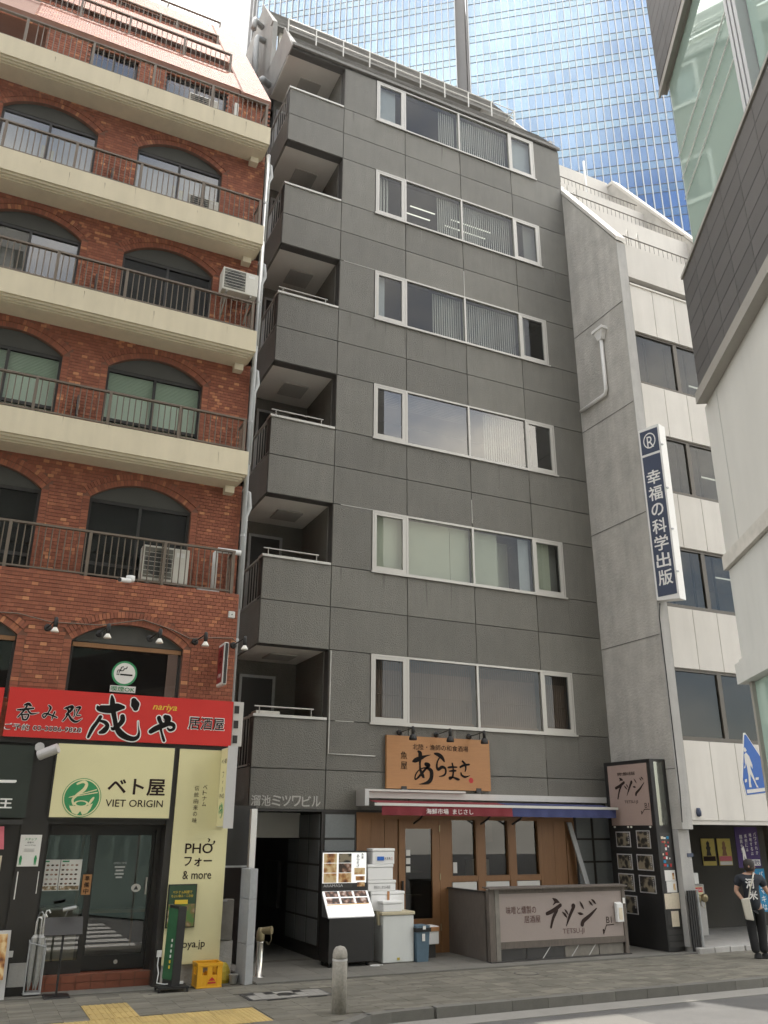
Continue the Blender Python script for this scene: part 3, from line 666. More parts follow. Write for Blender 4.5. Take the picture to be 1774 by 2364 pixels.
# ground floor of the brick building
g = MB().box(XL, .86, YB+.05, YB+.3, 0, 3.5).box(.86, 1.24, YB+.02, YB+.3, 0, 3.5).box(1.24, 3.02, YB+.06, YB+.2, 2.28, 3.5).box(3.0, 3.11, YB, YB+.35, .0, 3.5).box(3.11, 3.99, YB+.03, YB+.3, .29, 3.5).box(XL, 3.99, YB-.01, YB+.05, 3.44, 3.52)
g.box(1.24, 3.0, YB+.3, YB+.36, 2.2, 2.3)
gf = g.build('shopfront', 'shop_black', brick)
B('plinth', 'concrete_dirty', gf, 3.11, 3.98, YB+.01, YB+.25, 0, .285)
B('pier_base', 'concrete', gf, .97, 1.2, YB-.0, YB+.02, .12, .42)
st = MB().box(.86, 3.0, YB+.2, YB+1.9, 0, .2).build('step', 'mortar', gf)
mb2 = [MB().box(-.1, .1, -.005, .01, -.045, .045, r=q).mesh('step_tile', 'brick') for q in (0, .1, .25)]
for i in range(10):
    for z in (.05, .15): link('step_tile', random.choice(mb2), st, (.97+i*.212, YB+.197, z))
ft = [MB().box(-.1, .1, -.045, .045, -.01, .004, r=q).mesh('step_tile', 'brick') for q in (0, .1, .25)]
for i in range(9):
    for j in range(3): link('step_tile', random.choice(ft), st, (1.05+i*.212+(.1 if j % 2 else 0), YB+.26+j*.1, .2))
# glazed entrance
e = MB().box(1.24, 1.3, YB+.33, YB+.4, .2, 2.2).box(1.92, 1.99, YB+.33, YB+.4, .2, 2.2).box(2.92, 3.0, YB+.33, YB+.4, .2, 2.2).box(1.3, 1.92, YB+.33, YB+.4, .2, .38).box(1.3, 1.92, YB+.33, YB+.4, 2.12, 2.2).build('entrance', 'shop_black', brick)
B('pane', 'glass_door', e, 1.3, 1.92, YB+.36, YB+.366, .38, 2.12)
B('pane', 'glass_door', e, 2.03, 2.88, YB+.43, YB+.436, .42, 2.12)
MB().box(1.96, 2.03, YB+.41, YB+.46, .22, 2.2).box(2.88, 2.95, YB+.41, YB+.46, .22, 2.2).box(2.03, 2.88, YB+.41, YB+.46, .22, .42).box(2.03, 2.88, YB+.41, YB+.46, 2.12, 2.2).build('door_frame', 'black', e)
B('door_handle', 'alu', e, 2.835, 2.86, YB+.38, YB+.41, 1.25, 1.5)
MB().lathe((2.5, YB+.405, .32), [(.03, 0), (.03, .01)], 12, axis='y').build('lock', 'alu', e)
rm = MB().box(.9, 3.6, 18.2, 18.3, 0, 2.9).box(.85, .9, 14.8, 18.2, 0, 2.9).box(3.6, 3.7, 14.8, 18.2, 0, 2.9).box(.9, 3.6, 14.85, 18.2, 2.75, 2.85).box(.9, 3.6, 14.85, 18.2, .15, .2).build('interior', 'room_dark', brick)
B('inner_door', 'frame_dark', rm, 2.05, 2.95, 16.4, 16.45, .4, 2.3); B('inner_door_trim', 'wood', rm, 2.0, 3.0, 16.46, 16.5, .35, 2.4)
B('counter', 'paper', rm, 1.35, 1.95, 15.4, 15.9, .2, 1.05); B('counter_top', 'wood', rm, 1.95, 3.1, 16.0, 16.3, .9, .95)
# ---------------------------------------------------------------- centre: dark grey office building
office = thing('office_building', 'dark grey panelled seven storey office building in the centre', 'building', (9.0, 16.0, 0))
A_, B_, C_, D_, E_, F_ = 4.81, 6.325, 8.134, 9.855, 11.557, 13.37
WT = [5.68, 8.90, 12.11, 15.32, 18.50, 21.60]; WBm = [z-1.42 for z in WT]
cols = [A_, B_, C_, D_, E_, F_]
bands = [(2.58, 3.31), (3.31, WBm[0])]
for i in range(5): m = (WT[i]+WBm[i+1])/2; bands += [(WT[i], m), (m, WBm[i+1])]
bk = MB()
bk.box(A_, F_, 16.035, 16.25, 2.58, WBm[0])
for i in range(5): bk.box(A_, F_, 16.035, 16.25, WT[i], WBm[i+1])
for i in range(6): bk.box(B_, 7.27, 16.035, 16.25, WBm[i], WT[i]).box(12.43, F_, 16.035, 16.25, WBm[i], WT[i])
bk.box(A_, F_, 16.035, 16.25, 21.6, 21.72)
bk.box(F_-.02, F_, 16.25, 20, 0, 21.7)
bk.box(6.33, F_-.02, 19.6, 19.7, 2.3, 21.7)
wallp = bk.build('wall', 'cladding_joint', office)
j_ = .009
def cpanel(x0, x1, z0, z1): MB().box(x0+j_, x1-j_, 16.0, 16.034, z0+j_, z1-j_).build('panel', 'cladding', wallp)
for z0, z1 in bands:
    for i in range(5): cpanel(cols[i], cols[i+1], z0, z1)
for i in range(6): cpanel(B_, 7.26, WBm[i], WT[i]); cpanel(12.44, F_, WBm[i], WT[i])
B('lower_trim', 'frame_dark', office, A_, F_, 15.99, 16.24, 2.545, 2.578)
# floors and rooms behind the windows
rooms = MB()
for i in range(6): rooms.box(6.4, F_-.02, 16.25, 19.6, WBm[i]-.75, WBm[i]-.6)
rooms.box(6.4, F_-.02, 16.25, 19.6, WT[5]+.12, WT[5]+.2)
rooms.build('floor_slabs', 'room_grey', office)
# windows
def main_window(i):
    zb, zt = WBm[i], WT[i]; y0, y1 = 15.985, 16.06
    fr_ = MB().box(7.27, 12.43, y0, y1, zt-.045, zt).box(7.27, 12.43, y0, y1, zb, zb+.045)
    for x in (7.27, 12.39): fr_.box(x, x+.04, y0, y1, zb+.045, zt-.045)
    for x in (C_, D_, E_): fr_.box(x-.026, x+.026, y0, y1, zb+.045, zt-.045)
    fr_.box(7.24, 12.46, 15.955, 15.984, zb-.03, zb+.012)
    w = fr_.build('window', 'alu', office)
    for n, (xa, xb) in enumerate(((7.315, C_-.028), (C_+.028, D_-.028), (D_+.028, E_-.028), (E_+.028, 12.385))):
        if n in (0, 3):
            t = .06
            s = MB().box(xa, xb, 15.99, 16.04, zt-.045-t, zt-.045).box(xa, xb, 15.99, 16.04, zb+.045, zb+.045+t+.02).box(xa, xa+t, 15.99, 16.04, zb+.045+t+.02, zt-.045-t).box(xb-t-.03, xb, 15.99, 16.04, zb+.045+t+.02, zt-.045-t)
            s.build('casement', 'alu', w)
            B('pane', 'glass_bright' if i == 2 else 'glass', w, xa+t, xb-t-.03, 16.02, 16.026, zb+.14, zt-.12)
        else: B('pane', 'glass_bright' if i == 2 else 'glass', w, xa, xb, 16.02+.004*n, 16.026+.004*n, zb+.045, zt-.045)
    def slats(xa, xb, step, m='blind_white', ang=.5):
        me = MB().box(-.031, .031, -.0008, .0008, 0, 1.3).mesh('slat', m)
        x = xa
        while x < xb:
            o = link('blind_slat', me, w, (x, 16.17, zb+.06)); o.rotation_euler = (0, 0, R(random.gauss(30-8*ang, 3)+4*math.sin(x*3))); x += step
    def clothb(xa, xb, m, z0=None, z1=None, y=16.14, name='blind'): B(name, m, w, xa, xb, y, y+.01, z0 or zb+.05, z1 or zt-.05)
    if i == 5: clothb(7.4, 7.9, 'curtain', name='curtain'); slats(9.3, 9.82, .066); slats(9.9, 11.52, .066); clothb(11.62, 12.35, 'curtain')
    if i == 4:
        slats(9.2, 9.82, .066); slats(9.9, 11.52, .066); slats(7.5, 7.75, .09); clothb(11.95, 12.35, 'room_grey')
        for dy in (17.2, 17.5): B('ceiling_light', 'lamp_tube', w, 8.9, 9.7, dy, dy+.03, zt+.35, zt+.37); B('ceiling_light', 'lamp_tube', w, 10.2, 11.6, dy, dy+.03, zt+.35, zt+.37)
    if i == 3: slats(9.0, 9.82, .066); slats(9.9, 11.52, .066); clothb(7.4, 7.6, 'curtain', name='curtain'); clothb(11.62, 11.8, 'room_grey')
    if i == 2:
        for q in range(9): B('blind_slat', 'room_grey', w, 7.35, 9.82, 16.14, 16.17, zt-.1-q*.045, zt-.094-q*.045)
        slats(10.4, 11.52, .066, ang=.4)
    if i == 1:
        clothb(7.34, 8.08, 'blind_green'); clothb(8.2, 9.3, 'blind_green'); clothb(9.31, 9.82, 'blind_green'); clothb(9.9, 10.6, 'blind_green'); clothb(11.6, 12.1, 'blind_green'); clothb(11.2, 11.5, 'curtain', name='curtain'); clothb(10.61, 11.2, 'blind_green', y=16.6)
        B('curtain_fold', 'room_grey', w, 12.1, 12.35, 16.2, 16.22, zb, zt)
    if i == 0:
        for xa, xb in ((7.34, 8.08), (8.2, 9.82), (9.9, 11.52), (11.6, 12.35)):
            B('screen', 'lattice_light', w, xa+.02, xb-.02, 16.20, 16.21, zb+.12, zt-.28)
            B('screen_rail', 'lattice', w, xa, xb, 16.17, 16.2, zb+.05, zb+.13); B('screen_rail', 'lattice', w, xa, xb, 16.17, 16.2, zb+.62, zb+.635)
            lm = bpy.data.meshes.get('lattice_bar') or MB().box(-.006, .006, 0, .012, 0, 1.3).mesh('lattice_bar', 'lattice')
            x = xa+.03
            while x < xb: link('lattice_bar', lm, w, (x, 16.175, zb+.06)); x += .055

for i in range(6): main_window(i)
# scraps of white sealant left in the joints
for x0, x1, z in ((6.42, 7.95, bands[8][0]), (8.3, 9.4, bands[8][0]), (6.5, 7.9, bands[4][0]+.0), (9.0, 9.83, bands[4][0]), (10.0, 11.3, bands[6][0]), (7.4, 7.9, WBm[1]), (6.5, 6.9, WBm[0])):
    MB().box(x0, x1, 15.992, 16.004, z-.006, z+.006).build('sealant', 'alu_white', wallp)
for x, z0, z1 in ((D_, bands[8][0], bands[8][0]+.8), (D_, bands[4][0]+.1, bands[4][1]-.2)): MB().box(x-.006, x+.006, 15.992, 16.004, z0, z1).build('sealant', 'alu_white', wallp)
# rain runs below the sills and joints
random.seed(23)
for i in range(6):
    for xs_ in (7.30, 7.55, 8.13, 8.6, 9.3, 9.86, 10.7, 11.55, 12.1, 12.42, 6.6, 12.9):
        if random.random() < .62:
            x_ = xs_+random.uniform(-.06, .06); l2 = random.uniform(.3, .78); w_ = random.uniform(.008, .035); q_ = random.uniform(-.015, .015); z_ = WBm[i]-.035 if 7.2 < xs_ < 12.5 else WBm[i]-.01
            MB().prism([(x_-w_, z_), (x_-w_*.7, z_-l2*.35), (x_-w_*.35+q_, z_-l2*.8), (x_+q_, z_-l2), (x_+w_*.3+q_, z_-l2*.7), (x_+w_*.8, z_-l2*.3), (x_+w_, z_)], FY(16.0), .0005, .0015).build('rain_run', random.choice(('drip', 'drip', 'drip_pale')), wallp)
# loggias on the left
barm = MB().box(-.012, .012, -.006, .006, 0, .62).mesh('bar', 'alu')
for i in range(6):
    zb, zt = WBm[i], WT[i]
    zt2 = 21.66 if i == 5 else zt
    l = MB().box(A_, 6.3, 16.25, 17.95, zt2+.001, zt2+.12).build('loggia_ceiling', 'soffit_grey', office)
    MB().box(5.35, 5.95, 16.85, 17.45, zt2-.03, zt2).build('hatch', 'hatch_grey', l)
    B('loggia_back', 'cladding', office, A_, 6.3, 17.9, 17.98, zb-1.0, zt2)
    B('loggia_side', 'cladding', office, 6.3, 6.33, 16.25, 17.9, zb-1.0, zt2)
    d = MB().box(5.0, 5.06, 17.85, 17.9, zb-.9, zb+1.05).box(5.75, 5.81, 17.85, 17.9, zb-.9, zb+1.05).box(5.0, 5.81, 17.85, 17.9, zb+1.05, zb+1.11).build('door', 'galv', office)
    B('leaf', 'frame_dark', d, 5.06, 5.75, 17.87, 17.89, zb-.9, zb+1.05)
    cp = B('coping', 'alu_white', office, A_-.02, B_-.02, 15.97, 16.27, zb, zb+.05)
    if i < 4:
        r = MB().tube([(A_+.02, 16.05, zb+.2), (6.05, 16.05, zb+.2)], .014, 8)
        for x in (A_+.12, 6.0): r.tube([(x, 16.05, zb+.04), (x, 16.05, zb+.2)], .010, 6)
        r.build('handrail', 'alu', cp)
    # side parapet and bars
    zl = WT[i-1] if i else 2.58; zm = bands[1+2*i][0] if i else 3.31
    B('side_panel', 'cladding', office, A_-.005, A_+.05, 16.04, 17.9, zl, zm+.02)
    sr = MB().box(A_-.01, A_+.04, 16.04, 17.9, zb-.0, zb+.04).box(A_, A_+.03, 16.04, 17.9, zm+.05, zm+.08).build('side_railing', 'alu', office)
    k = MB().box(-.006, .006, -.012, .012, 0, zb-zm-.05).mesh('bar', 'alu')
    for q in range(10): link('bar', k, sr, (A_+.015, 16.12+q*.19, zm+.06))
for i, (x, w) in enumerate(((4.95, .5), (4.95, .42), (5.02, .36))):
    zi = WBm[i]
for nm, z, x0, lab in (('ac_unit', WBm[0], 4.95, 'white air conditioner box on the lowest loggia of the grey building'), ('ac_unit', WBm[1], 5.02, 'small white box on the second loggia of the grey building'), ('ac_unit', WBm[5], 5.0, 'pale box on the topmost loggia of the grey building')):
    t = thing(nm, lab, 'air conditioner', (x0+.25, 16.5, z))
    MB().box(x0, x0+.5, 16.35, 16.65, z-.4, z+.16).build('body', 'ac_white', t, bevel=.01); B('side_grille', 'ac_grille', t, x0+.3, x0+.46, 16.345, 16.349, z-.3, z+.1)
# white conduit by the lowest loggia
t = thing('conduit', 'thin white conduit bent around the panel beside the lowest loggia', 'conduit', (6.36, 16, 3.6))
MB().tube([(6.36, 15.985, 5.66), (6.36, 15.985, 3.62), (7.38, 15.985, 3.61)], .013, 6).build('pipe', 'alu_white', t)
# roof
rf = MB()
def roofq(x0, x1, ya, za, yb, zb): rf.hexa([(x0, ya, za-.08), (x1, ya, za-.08), (x1, yb, zb-.08), (x0, yb, zb-.08), (x0, ya, za), (x1, ya, za), (x1, yb, zb), (x0, yb, zb)])
roofq(A_+.14, F_-.02, 15.97, 21.74, 16.9, 23.07); roofq(A_+.14, F_-.02, 18.2, 24.96, 19.5, 27.0); roofq(A_+.14, F_-.02, 19.5, 27.0, 20.2, 27.0)
rf.box(A_+.14, F_-.02, 16.9, 18.4, 22.95, 23.05)
rf.box(A_-.01, F_+.02, 15.94, 16.0, 21.66, 21.745)
roof = rf.build('roof', 'room_grey', office)
sh = MB()
def shingles(x0, x1, ya, za, yb, zb):
    n = int(math.hypot(yb-ya, zb-za)/.14); dy, dz = (yb-ya)/n, (zb-za)/n; l_ = math.hypot(dy, dz); ny, nz = -dz/l_, dy/l_
    for r in range(n):
        y, z = ya+dy*r, za+dz*r; x = x0-(.15 if r % 2 else 0)
        while x < x1:
            a, b2 = max(x, x0), min(x+.298, x1); q = random.random(); e = .022
            if b2 > a: sh.hexa([(a, y+ny*.004, z+nz*.004), (b2, y+ny*.004, z+nz*.004), (b2, y+dy, z+dz), (a, y+dy, z+dz), (a, y+ny*e, z+nz*e), (b2, y+ny*e, z+nz*e), (b2, y+dy+ny*.008, z+dz+nz*.008), (a, y+dy+ny*.008, z+dz+nz*.008)], q)
            x += .3
shingles(A_+.14, F_-.02, 15.97, 21.745, 16.9, 23.075); shingles(A_+.14, F_-.02, 18.2, 24.965, 19.5, 27.005)
tag(sh.build('roof_tiles', 'roof_tile', roof), kind='stuff')
# left gable wall of the roof storeys
gb = MB()
fx = lambda u, v, d: (A_+d, u, v)
gb.prism([(15.95, 21.70), (18.45, 21.70), (18.45, 23.2), (16.88, 23.16)], fx, 0, .14)
gb.prism([(18.15, 23.1), (21.5, 23.1), (21.5, 27.05), (19.5, 27.05), (18.15, 24.98)], fx, 0, .14)
gb.prism([(17.9, 2.6), (22, 2.6), (22, 23.1), (18.45, 23.1), (18.45, 21.7), (17.9, 21.7)], fx, .0, .12)
gb.prism([(15.95, 21.62), (16.3, 21.62), (16.9, 23.18), (16.8, 23.2)], fx, -.03, .0).prism([(18.1, 24.9), (18.3, 24.9), (19.6, 27.05), (19.42, 27.09)], fx, -.03, .0)
gb.build('gable', 'gable_shade', office)
MB().box(A_+.3, F_-.03, 18.45, 18.6, 23.05, 24.96).build('roof_wall', 'soffit_grey', office)
MB().box(F_-.14, F_-.02, 16.2, 21, 21.7, 22.2).prism([(16.0, 21.7), (21, 21.7), (21, 26.95), (19.5, 26.95), (16.95, 23.02)], lambda u, v, d: (F_-.02+d, u, v), -.12, 0).build('gable', 'concrete', office)
# roof railing
r = MB()
for z in (23.36, 23.6): r.tube([(4.9, 16.82, z), (12.42, 16.82, z)], .016, 6)
for x in (12.42,): r.tube([(x, 16.82, 23.6), (x, 17.6, 23.6)], .016, 6)
ro = r.build('roof_railing', 'alu_white', office)
pm = MB().box(-.014, .014, -.014, .014, 0, .6).mesh('post', 'alu_white')
for i in range(10): link('post', pm, ro, (4.9+i*.835, 16.82, 23.0))
for x in (6.6, 8.9, 11.2): B('roof_box', 'alu_white', office, x, x+.5, 17.4, 17.8, 23.05, 23.5)
# vent pipes on the flank
t = thing('vent_pipes', 'grey vent pipes bending out of the flank above the brick slope', 'vent pipe', (4.6, 18.6, 23))
MB().tube([(4.8, 18.9, 24.9), (4.55, 18.9, 24.95), (4.5, 18.8, 24.7), (4.5, 18.7, 22.8)], .09, 10).build('riser_pipe', 'pipe_grey', t, smooth=True)
MB().tube([(4.8, 18.0, 22.2), (4.55, 17.9, 22.25), (4.42, 17.75, 21.9)], .1, 10).build('elbow_pipe', 'pipe_grey', t, smooth=True)
MB().tube([(4.8, 19.3, 25.9), (4.5, 19.2, 26.0), (4.48, 19.2, 25.6)], .09, 10).build('upper_elbow', 'pipe_grey', t, smooth=True)
# ground floor: passage, stone piers
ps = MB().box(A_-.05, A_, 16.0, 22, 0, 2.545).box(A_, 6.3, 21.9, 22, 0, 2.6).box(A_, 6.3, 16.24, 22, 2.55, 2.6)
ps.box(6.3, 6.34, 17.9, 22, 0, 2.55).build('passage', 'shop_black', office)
B('hanging_panel', 'soffit_grey', office, 5.2, 6.28, 17.2, 17.25, 2.07, 2.54)
B('mailboxes', 'frame_dark', office, 6.22, 6.29, 18.3, 19.2, .7, 1.6)
pier = B('pier', 'shop_black', office, 6.27, 6.99, 16.0, 17.9, 0, 2.545); pier2 = B('pier', 'shop_black', office, 12.2, 13.36, 16.0, 16.3, 0, 2.545)
for r_ in range(5):
    z0, z1 = .24+.46*r_, .24+.46*r_+.42
    z1 = min(z1, 2.53)
    B('stone', 'stone', pier, 6.34, 6.95, 15.985, 15.999, z0, z1)
    for q in range(3): MB().box(6.255, 6.268, 16.07+q*.6, 16.07+q*.6+.54, z0, z1).build('stone', 'stone', pier)
    B('stone', 'stone', pier2, 12.24, 12.63, 15.985, 15.999, z0, z1); B('stone', 'stone', pier2, 12.7, 13.2, 15.985, 15.999, z0, z1)
# timber shopfront
shop = thing('timber_shopfront', 'timber shopfront with a glazed door and three windows under the awning', 'shopfront', (9.5, 16.0, 0))
fr_ = MB()
fr_.box(7.0, 12.19, 16.02, 16.1, 2.42, 2.545)
for x0, x1 in ((8.82, 9.08), (9.70, 9.87), (10.48, 10.62), (11.24, 11.31)): fr_.box(x0, x1, 15.98, 16.1, .0, 2.42)
fr_.box(9.08, 11.24, 15.99, 16.09, 1.26, 1.37).box(9.08, 11.24, 15.995, 16.09, 0, 1.02)
fr_.build('frame', 'wood', shop)
for x0, x1 in ((9.11, 9.67), (9.90, 10.45), (10.65, 11.21)):
    B('sill_panel', 'paper', shop, x0, x1, 16.0, 16.05, 1.03, 1.25)
    w = MB().box(x0-.03, x0, 15.985, 16.09, 1.371, 2.42).box(x1, x1+.03, 15.985, 16.09, 1.371, 2.42).build('window', 'wood', shop)
    B('pane', 'glass_shop', w, x0, x1, 16.05, 16.056, 1.37, 2.42)
for x0, x1 in ((7.0, 7.3), (7.305, 7.59), (7.6, 7.88), (11.32, 11.62), (11.625, 11.93), (11.95, 12.18)): B('board', 'wood', shop, x0, x1, 15.99, 16.05, 0, 2.42)
dr = MB().box(7.9, 8.04, 15.97, 16.03, .02, 2.42).box(8.64, 8.81, 15.97, 16.03, .02, 2.42).box(8.04, 8.64, 15.97, 16.03, 2.25, 2.42).box(8.04, 8.64, 15.97, 16.03, .02, .62).build('door', 'wood', shop)
B('pane', 'glass_shop', dr, 8.04, 8.64, 16.0, 16.006, .62, 2.25); B('handle', 'black', dr, 7.95, 7.98, 15.92, 15.965, .95, 1.3)
for z in (.4, 1.3, 2.2): B('hinge', 'brass', dr, 8.8, 8.82, 15.955, 15.97, z, z+.12)
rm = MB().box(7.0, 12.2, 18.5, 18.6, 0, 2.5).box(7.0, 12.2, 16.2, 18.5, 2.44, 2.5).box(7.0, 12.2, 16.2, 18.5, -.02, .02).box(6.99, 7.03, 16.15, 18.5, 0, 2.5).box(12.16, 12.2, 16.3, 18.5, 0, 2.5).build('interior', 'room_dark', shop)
B('shelf', 'wood_dark', rm, 8.0, 8.9, 16.9, 17.1, .95, .98); B('shelf', 'wood_dark', rm, 8.0, 8.9, 16.9, 17.1, 1.4, 1.43)
for i in range(6): MB().lathe((8.1+i*.11, 17.0, 1.43), [(.035, 0), (.035, .16), (.012, .2), (.012, .28)], 8).build('bottle', 'frame_dark', rm)
B('table_cloth', 'sign_grey', rm, 9.95, 10.35, 16.6, 16.9, 1.2, 1.65); B('noren', 'wood_dark', rm, 9.9, 10.4, 16.5, 16.52, 2.0, 2.4)
for x in (9.15, ): B('flyer', 'paper', shop, x, x+.09, 16.03, 16.035, 1.42, 1.62)
for z in (1.75, 1.6, 1.45): B('flyer', 'paper', dr, 8.07, 8.16, 15.992, 15.996, z, z+.11)
t = thing('leaning_board', 'narrow glazed board leaning against the stone pier beside the shopfront', 'board', (12.2, 15.8, 0))
MB().hexa([(12.35, 15.5, .02), (12.47, 15.5, .02), (12.47, 15.54, .02), (12.35, 15.54, .02), (11.96, 15.93, 2.4), (12.07, 15.93, 2.4), (12.07, 15.96, 2.4), (11.96, 15.96, 2.4)]).build('board', 'galv', t)
# awning
aw = thing('awning', 'rolled awning with red and blue valance over the timber shopfront', 'awning', (10, 15.7, 2.7))
hs = MB().box(7.06, 13.08, 15.86, 15.985, 2.81, 2.93).box(7.06, 9.35, 15.80, 15.985, 2.935, 2.975).build('housing', 'alu_white', aw)
B('end_cap', 'sign_grey', aw, 6.97, 7.055, 15.55, 15.99, 2.66, 2.96); B('end_cap', 'sign_grey', aw, 13.085, 13.11, 15.7, 15.99, 2.7, 2.92)
MB().hexa([(7.2, 15.3, 2.68), (10.12, 15.3, 2.68), (10.12, 15.85, 2.76), (7.2, 15.85, 2.76), (7.2, 15.3, 2.688), (10.12, 15.3, 2.688), (10.12, 15.85, 2.768), (7.2, 15.85, 2.768)]).build('canopy', 'maroon', aw)
MB().hexa([(10.13, 15.3, 2.68), (12.8, 15.3, 2.68), (12.8, 15.85, 2.76), (10.13, 15.85, 2.76), (10.13, 15.3, 2.688), (12.8, 15.3, 2.688), (12.8, 15.85, 2.768), (10.13, 15.85, 2.768)]).build('canopy', 'navy', aw)
MB().box(7.05, 12.83, 15.26, 15.3, 2.655, 2.705).build('front_bar', 'alu_white', aw)
def valance(x0, x1, m):
    b = MB(); n = int((x1-x0)/.06); vs = []; 
    for i in range(n+1):
        x = x0+(x1-x0)*i/n; vs += [(x, 15.275, 2.655), (x, 15.275+.018*math.sin(i*.9)+random.uniform(-.008, .008), 2.487+random.uniform(-.004, .004))]
    b.put(vs, [(2*i, 2*i+1, 2*i+3, 2*i+2) for i in range(n)]); return b.build('valance', m, aw, smooth=True)
v1 = valance(7.2, 10.12, 'maroon'); v2 = valance(10.13, 12.78, 'navy')
text('海鮮市場  まじさし', FY(15.25), 8.66, 2.565, 1.05, .1, 'ink_white', v1, bold=.01)
for x in (8.2, 9.75, 10.52): MB().tube([(x, 15.9, 2.35), (x, 15.6, 2.45), (x, 15.3, 2.66)], .02, 6).build('arm', 'frame_dark', aw)
# raised letters with the building's name
t = thing('name_letters', 'pale raised letters spelling the grey building name above the passage', 'lettering', (5.55, 16, 2.73))
for i, ch in enumerate('溜池ミツワビル'): text(ch, FY(15.998), 4.935+i*.2, 2.727, .175, .185, 'alu', t, 'letter', bold=.025, d=.025)
# timber signboard with lamps
t = thing('timber_signboard', 'orange timber signboard with black brush writing above the awning', 'signboard', (8.8, 15.95, 3))
b = MB().box(7.60, 10.04, 15.92, 15.985, 3.0, 4.035).build('board', 'wood_sign', t)
for x in (7.93, 9.68): B('clip', 'frame_dark', t, x, x+.12, 15.91, 15.99, 2.96, 3.05)
brush(ARA, FY(15.92), 'ink', b)
text('北陸・漁師の和食酒場', FY(15.92), 8.85, 3.83, 1.32, .115, 'ink_brown', b, bold=.012)
vtext('魚屋', FY(15.92), 7.99, 3.73, .16, .2, 'ink', b, bold=.01)
disc(FY(15.92), 9.56, 3.2, .055, 'ink_red', b, 'seal', .005, 10)
def arm_lamp(x, z, dx, y, m_shade, lab, grp, tilt=.25):
    t = thing('arm_lamp', lab, 'lamp', (x, y, z), grp)
    MB().lathe((x, y-.035, z), [(.0, 0), (.045, .003), (.06, .02), (.06, .035)], 14, axis='y').build('base', 'black', t, smooth=True)
    q = (x+dx, y-.42, z+.06)
    MB().tube([(x, y-.03, z), q], .009, 6).build('arm', 'black', t)
    MB().lathe((q[0], q[1], q[2]-.13), [(.032, 0), (.034, .10), (.03, .15), (.012, .165)], 12).build('socket', 'black', t, smooth=True)
    return t, q
for i, (x, dx) in enumerate(((7.92, .10), (8.78, .10), (9.58, .12))):
    t, q = arm_lamp(x, 4.10, dx, 15.985, None, ['left', 'middle', 'right'][i]+' black arm lamp of three over the timber signboard', 'lamps over the timber signboard')
    MB().lathe((q[0], q[1], q[2]-.24), [(.075, 0), (.082, .02), (.075, .06), (.05, .1), (.035, .12)], 16).build('shade', 'black', t, smooth=True)
# ---------------------------------------------------------------- right: white panelled office building
white = thing('white_office_building', 'white panelled office building with concrete wing wall beside the grey building', 'building', (16, 14.0, 0))
YF = 14.0
win = [(4.05, 5.6), (6.98, 8.47), (9.83, 11.35), (12.69, 14.2)]
pan = [(2.44, 4.05), (5.6, 6.98), (8.47, 9.83), (11.35, 12.69), (14.2, 15.66)]
bk = MB()
for z0, z1 in pan: bk.box(13.66, 24, YF+.03, YF+.3, z0, z1)
bk.box(13.66, 24, YF+.18, YF+.4, 15.66, 15.86).box(13.66, 24, YF+.0, YF+.3, 15.86, 16.9)
bk.box(13.66, 24, YF+.02, YF+.3, 2.36, 2.44)
for y, z0, z1 in ((16.3, 17.0, 20.25), (18.0, 19.9, 22.75), (19.6, 22, 25.4)): bk.box(13.66, 18.6, y, y+.2, z0, z1)
bk.box(13.66, 18.6, 14.3, 16.4, 16.8, 16.88).box(13.66, 18.6, 16.4, 18.1, 19.8, 19.9).box(13.66, 18.6, 18.1, 19.7, 22.3, 22.4).box(13.66, 18.6, 19.7, 22, 25.2, 25.4)
bk.box(13.66, 24, 17.6, 17.7, 2.6, 16.8)
for z0, z1 in pan: bk.box(13.66, 24, YF+.3, 17.6, z0+.35, z0+.5)
wl = bk.build('wall', 'panel_white', white)
for z0, z1 in pan:
    for i in range(9):
        x0 = 13.67+i*.745
        MB().box(x0+.008, x0+.737, YF, YF+.028, z0+.006, z1-.006).build('panel', 'panel_white', wl)
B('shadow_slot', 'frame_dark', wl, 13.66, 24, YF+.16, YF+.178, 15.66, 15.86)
B('cornice', 'panel_white', wl, 13.66, 24, YF-.03, YF+.15, 15.60, 15.655)
for z0, z1 in win:
    f = MB().box(13.66, 22, YF+.05, YF+.12, z0, z0+.09).box(13.66, 22, YF+.05, YF+.12, z1-.06, z1)
    for i in range(6): f.box(13.66+i*1.36-(.06 if i else 0), 13.66+i*1.36+.06, YF+.05, YF+.12, z0+.09, z1-.06)
    w = f.build('window', 'bronze', white)
    for i in range(6): B('pane', 'glass_dark', w, 13.72+i*1.36, 13.72+i*1.36+1.24, YF+.09, YF+.096, z0+.09, z1-.06)
    if z0 < 5:
        B('blind', 'lattice', w, 13.72, 15.0, YF+.13, YF+.135, z0+.1, z1-.05); B('blind', 'lattice', w, 15.05, 16.4, YF+.13, YF+.135, z0+.1, z1-.05)
    else:
        for i in range(3): B('ceiling_light', 'lamp_tube', w, 14.0+i*1.5, 14.9+i*1.5, 15.6+.5*(i % 2), 15.64+.5*(i % 2), z1+.02, z1+.05)
        for i in range(7): B('inner_post', 'room_grey', w, 13.8+i*.7, 13.84+i*.7, 14.6, 14.64, z0, z1+.2)
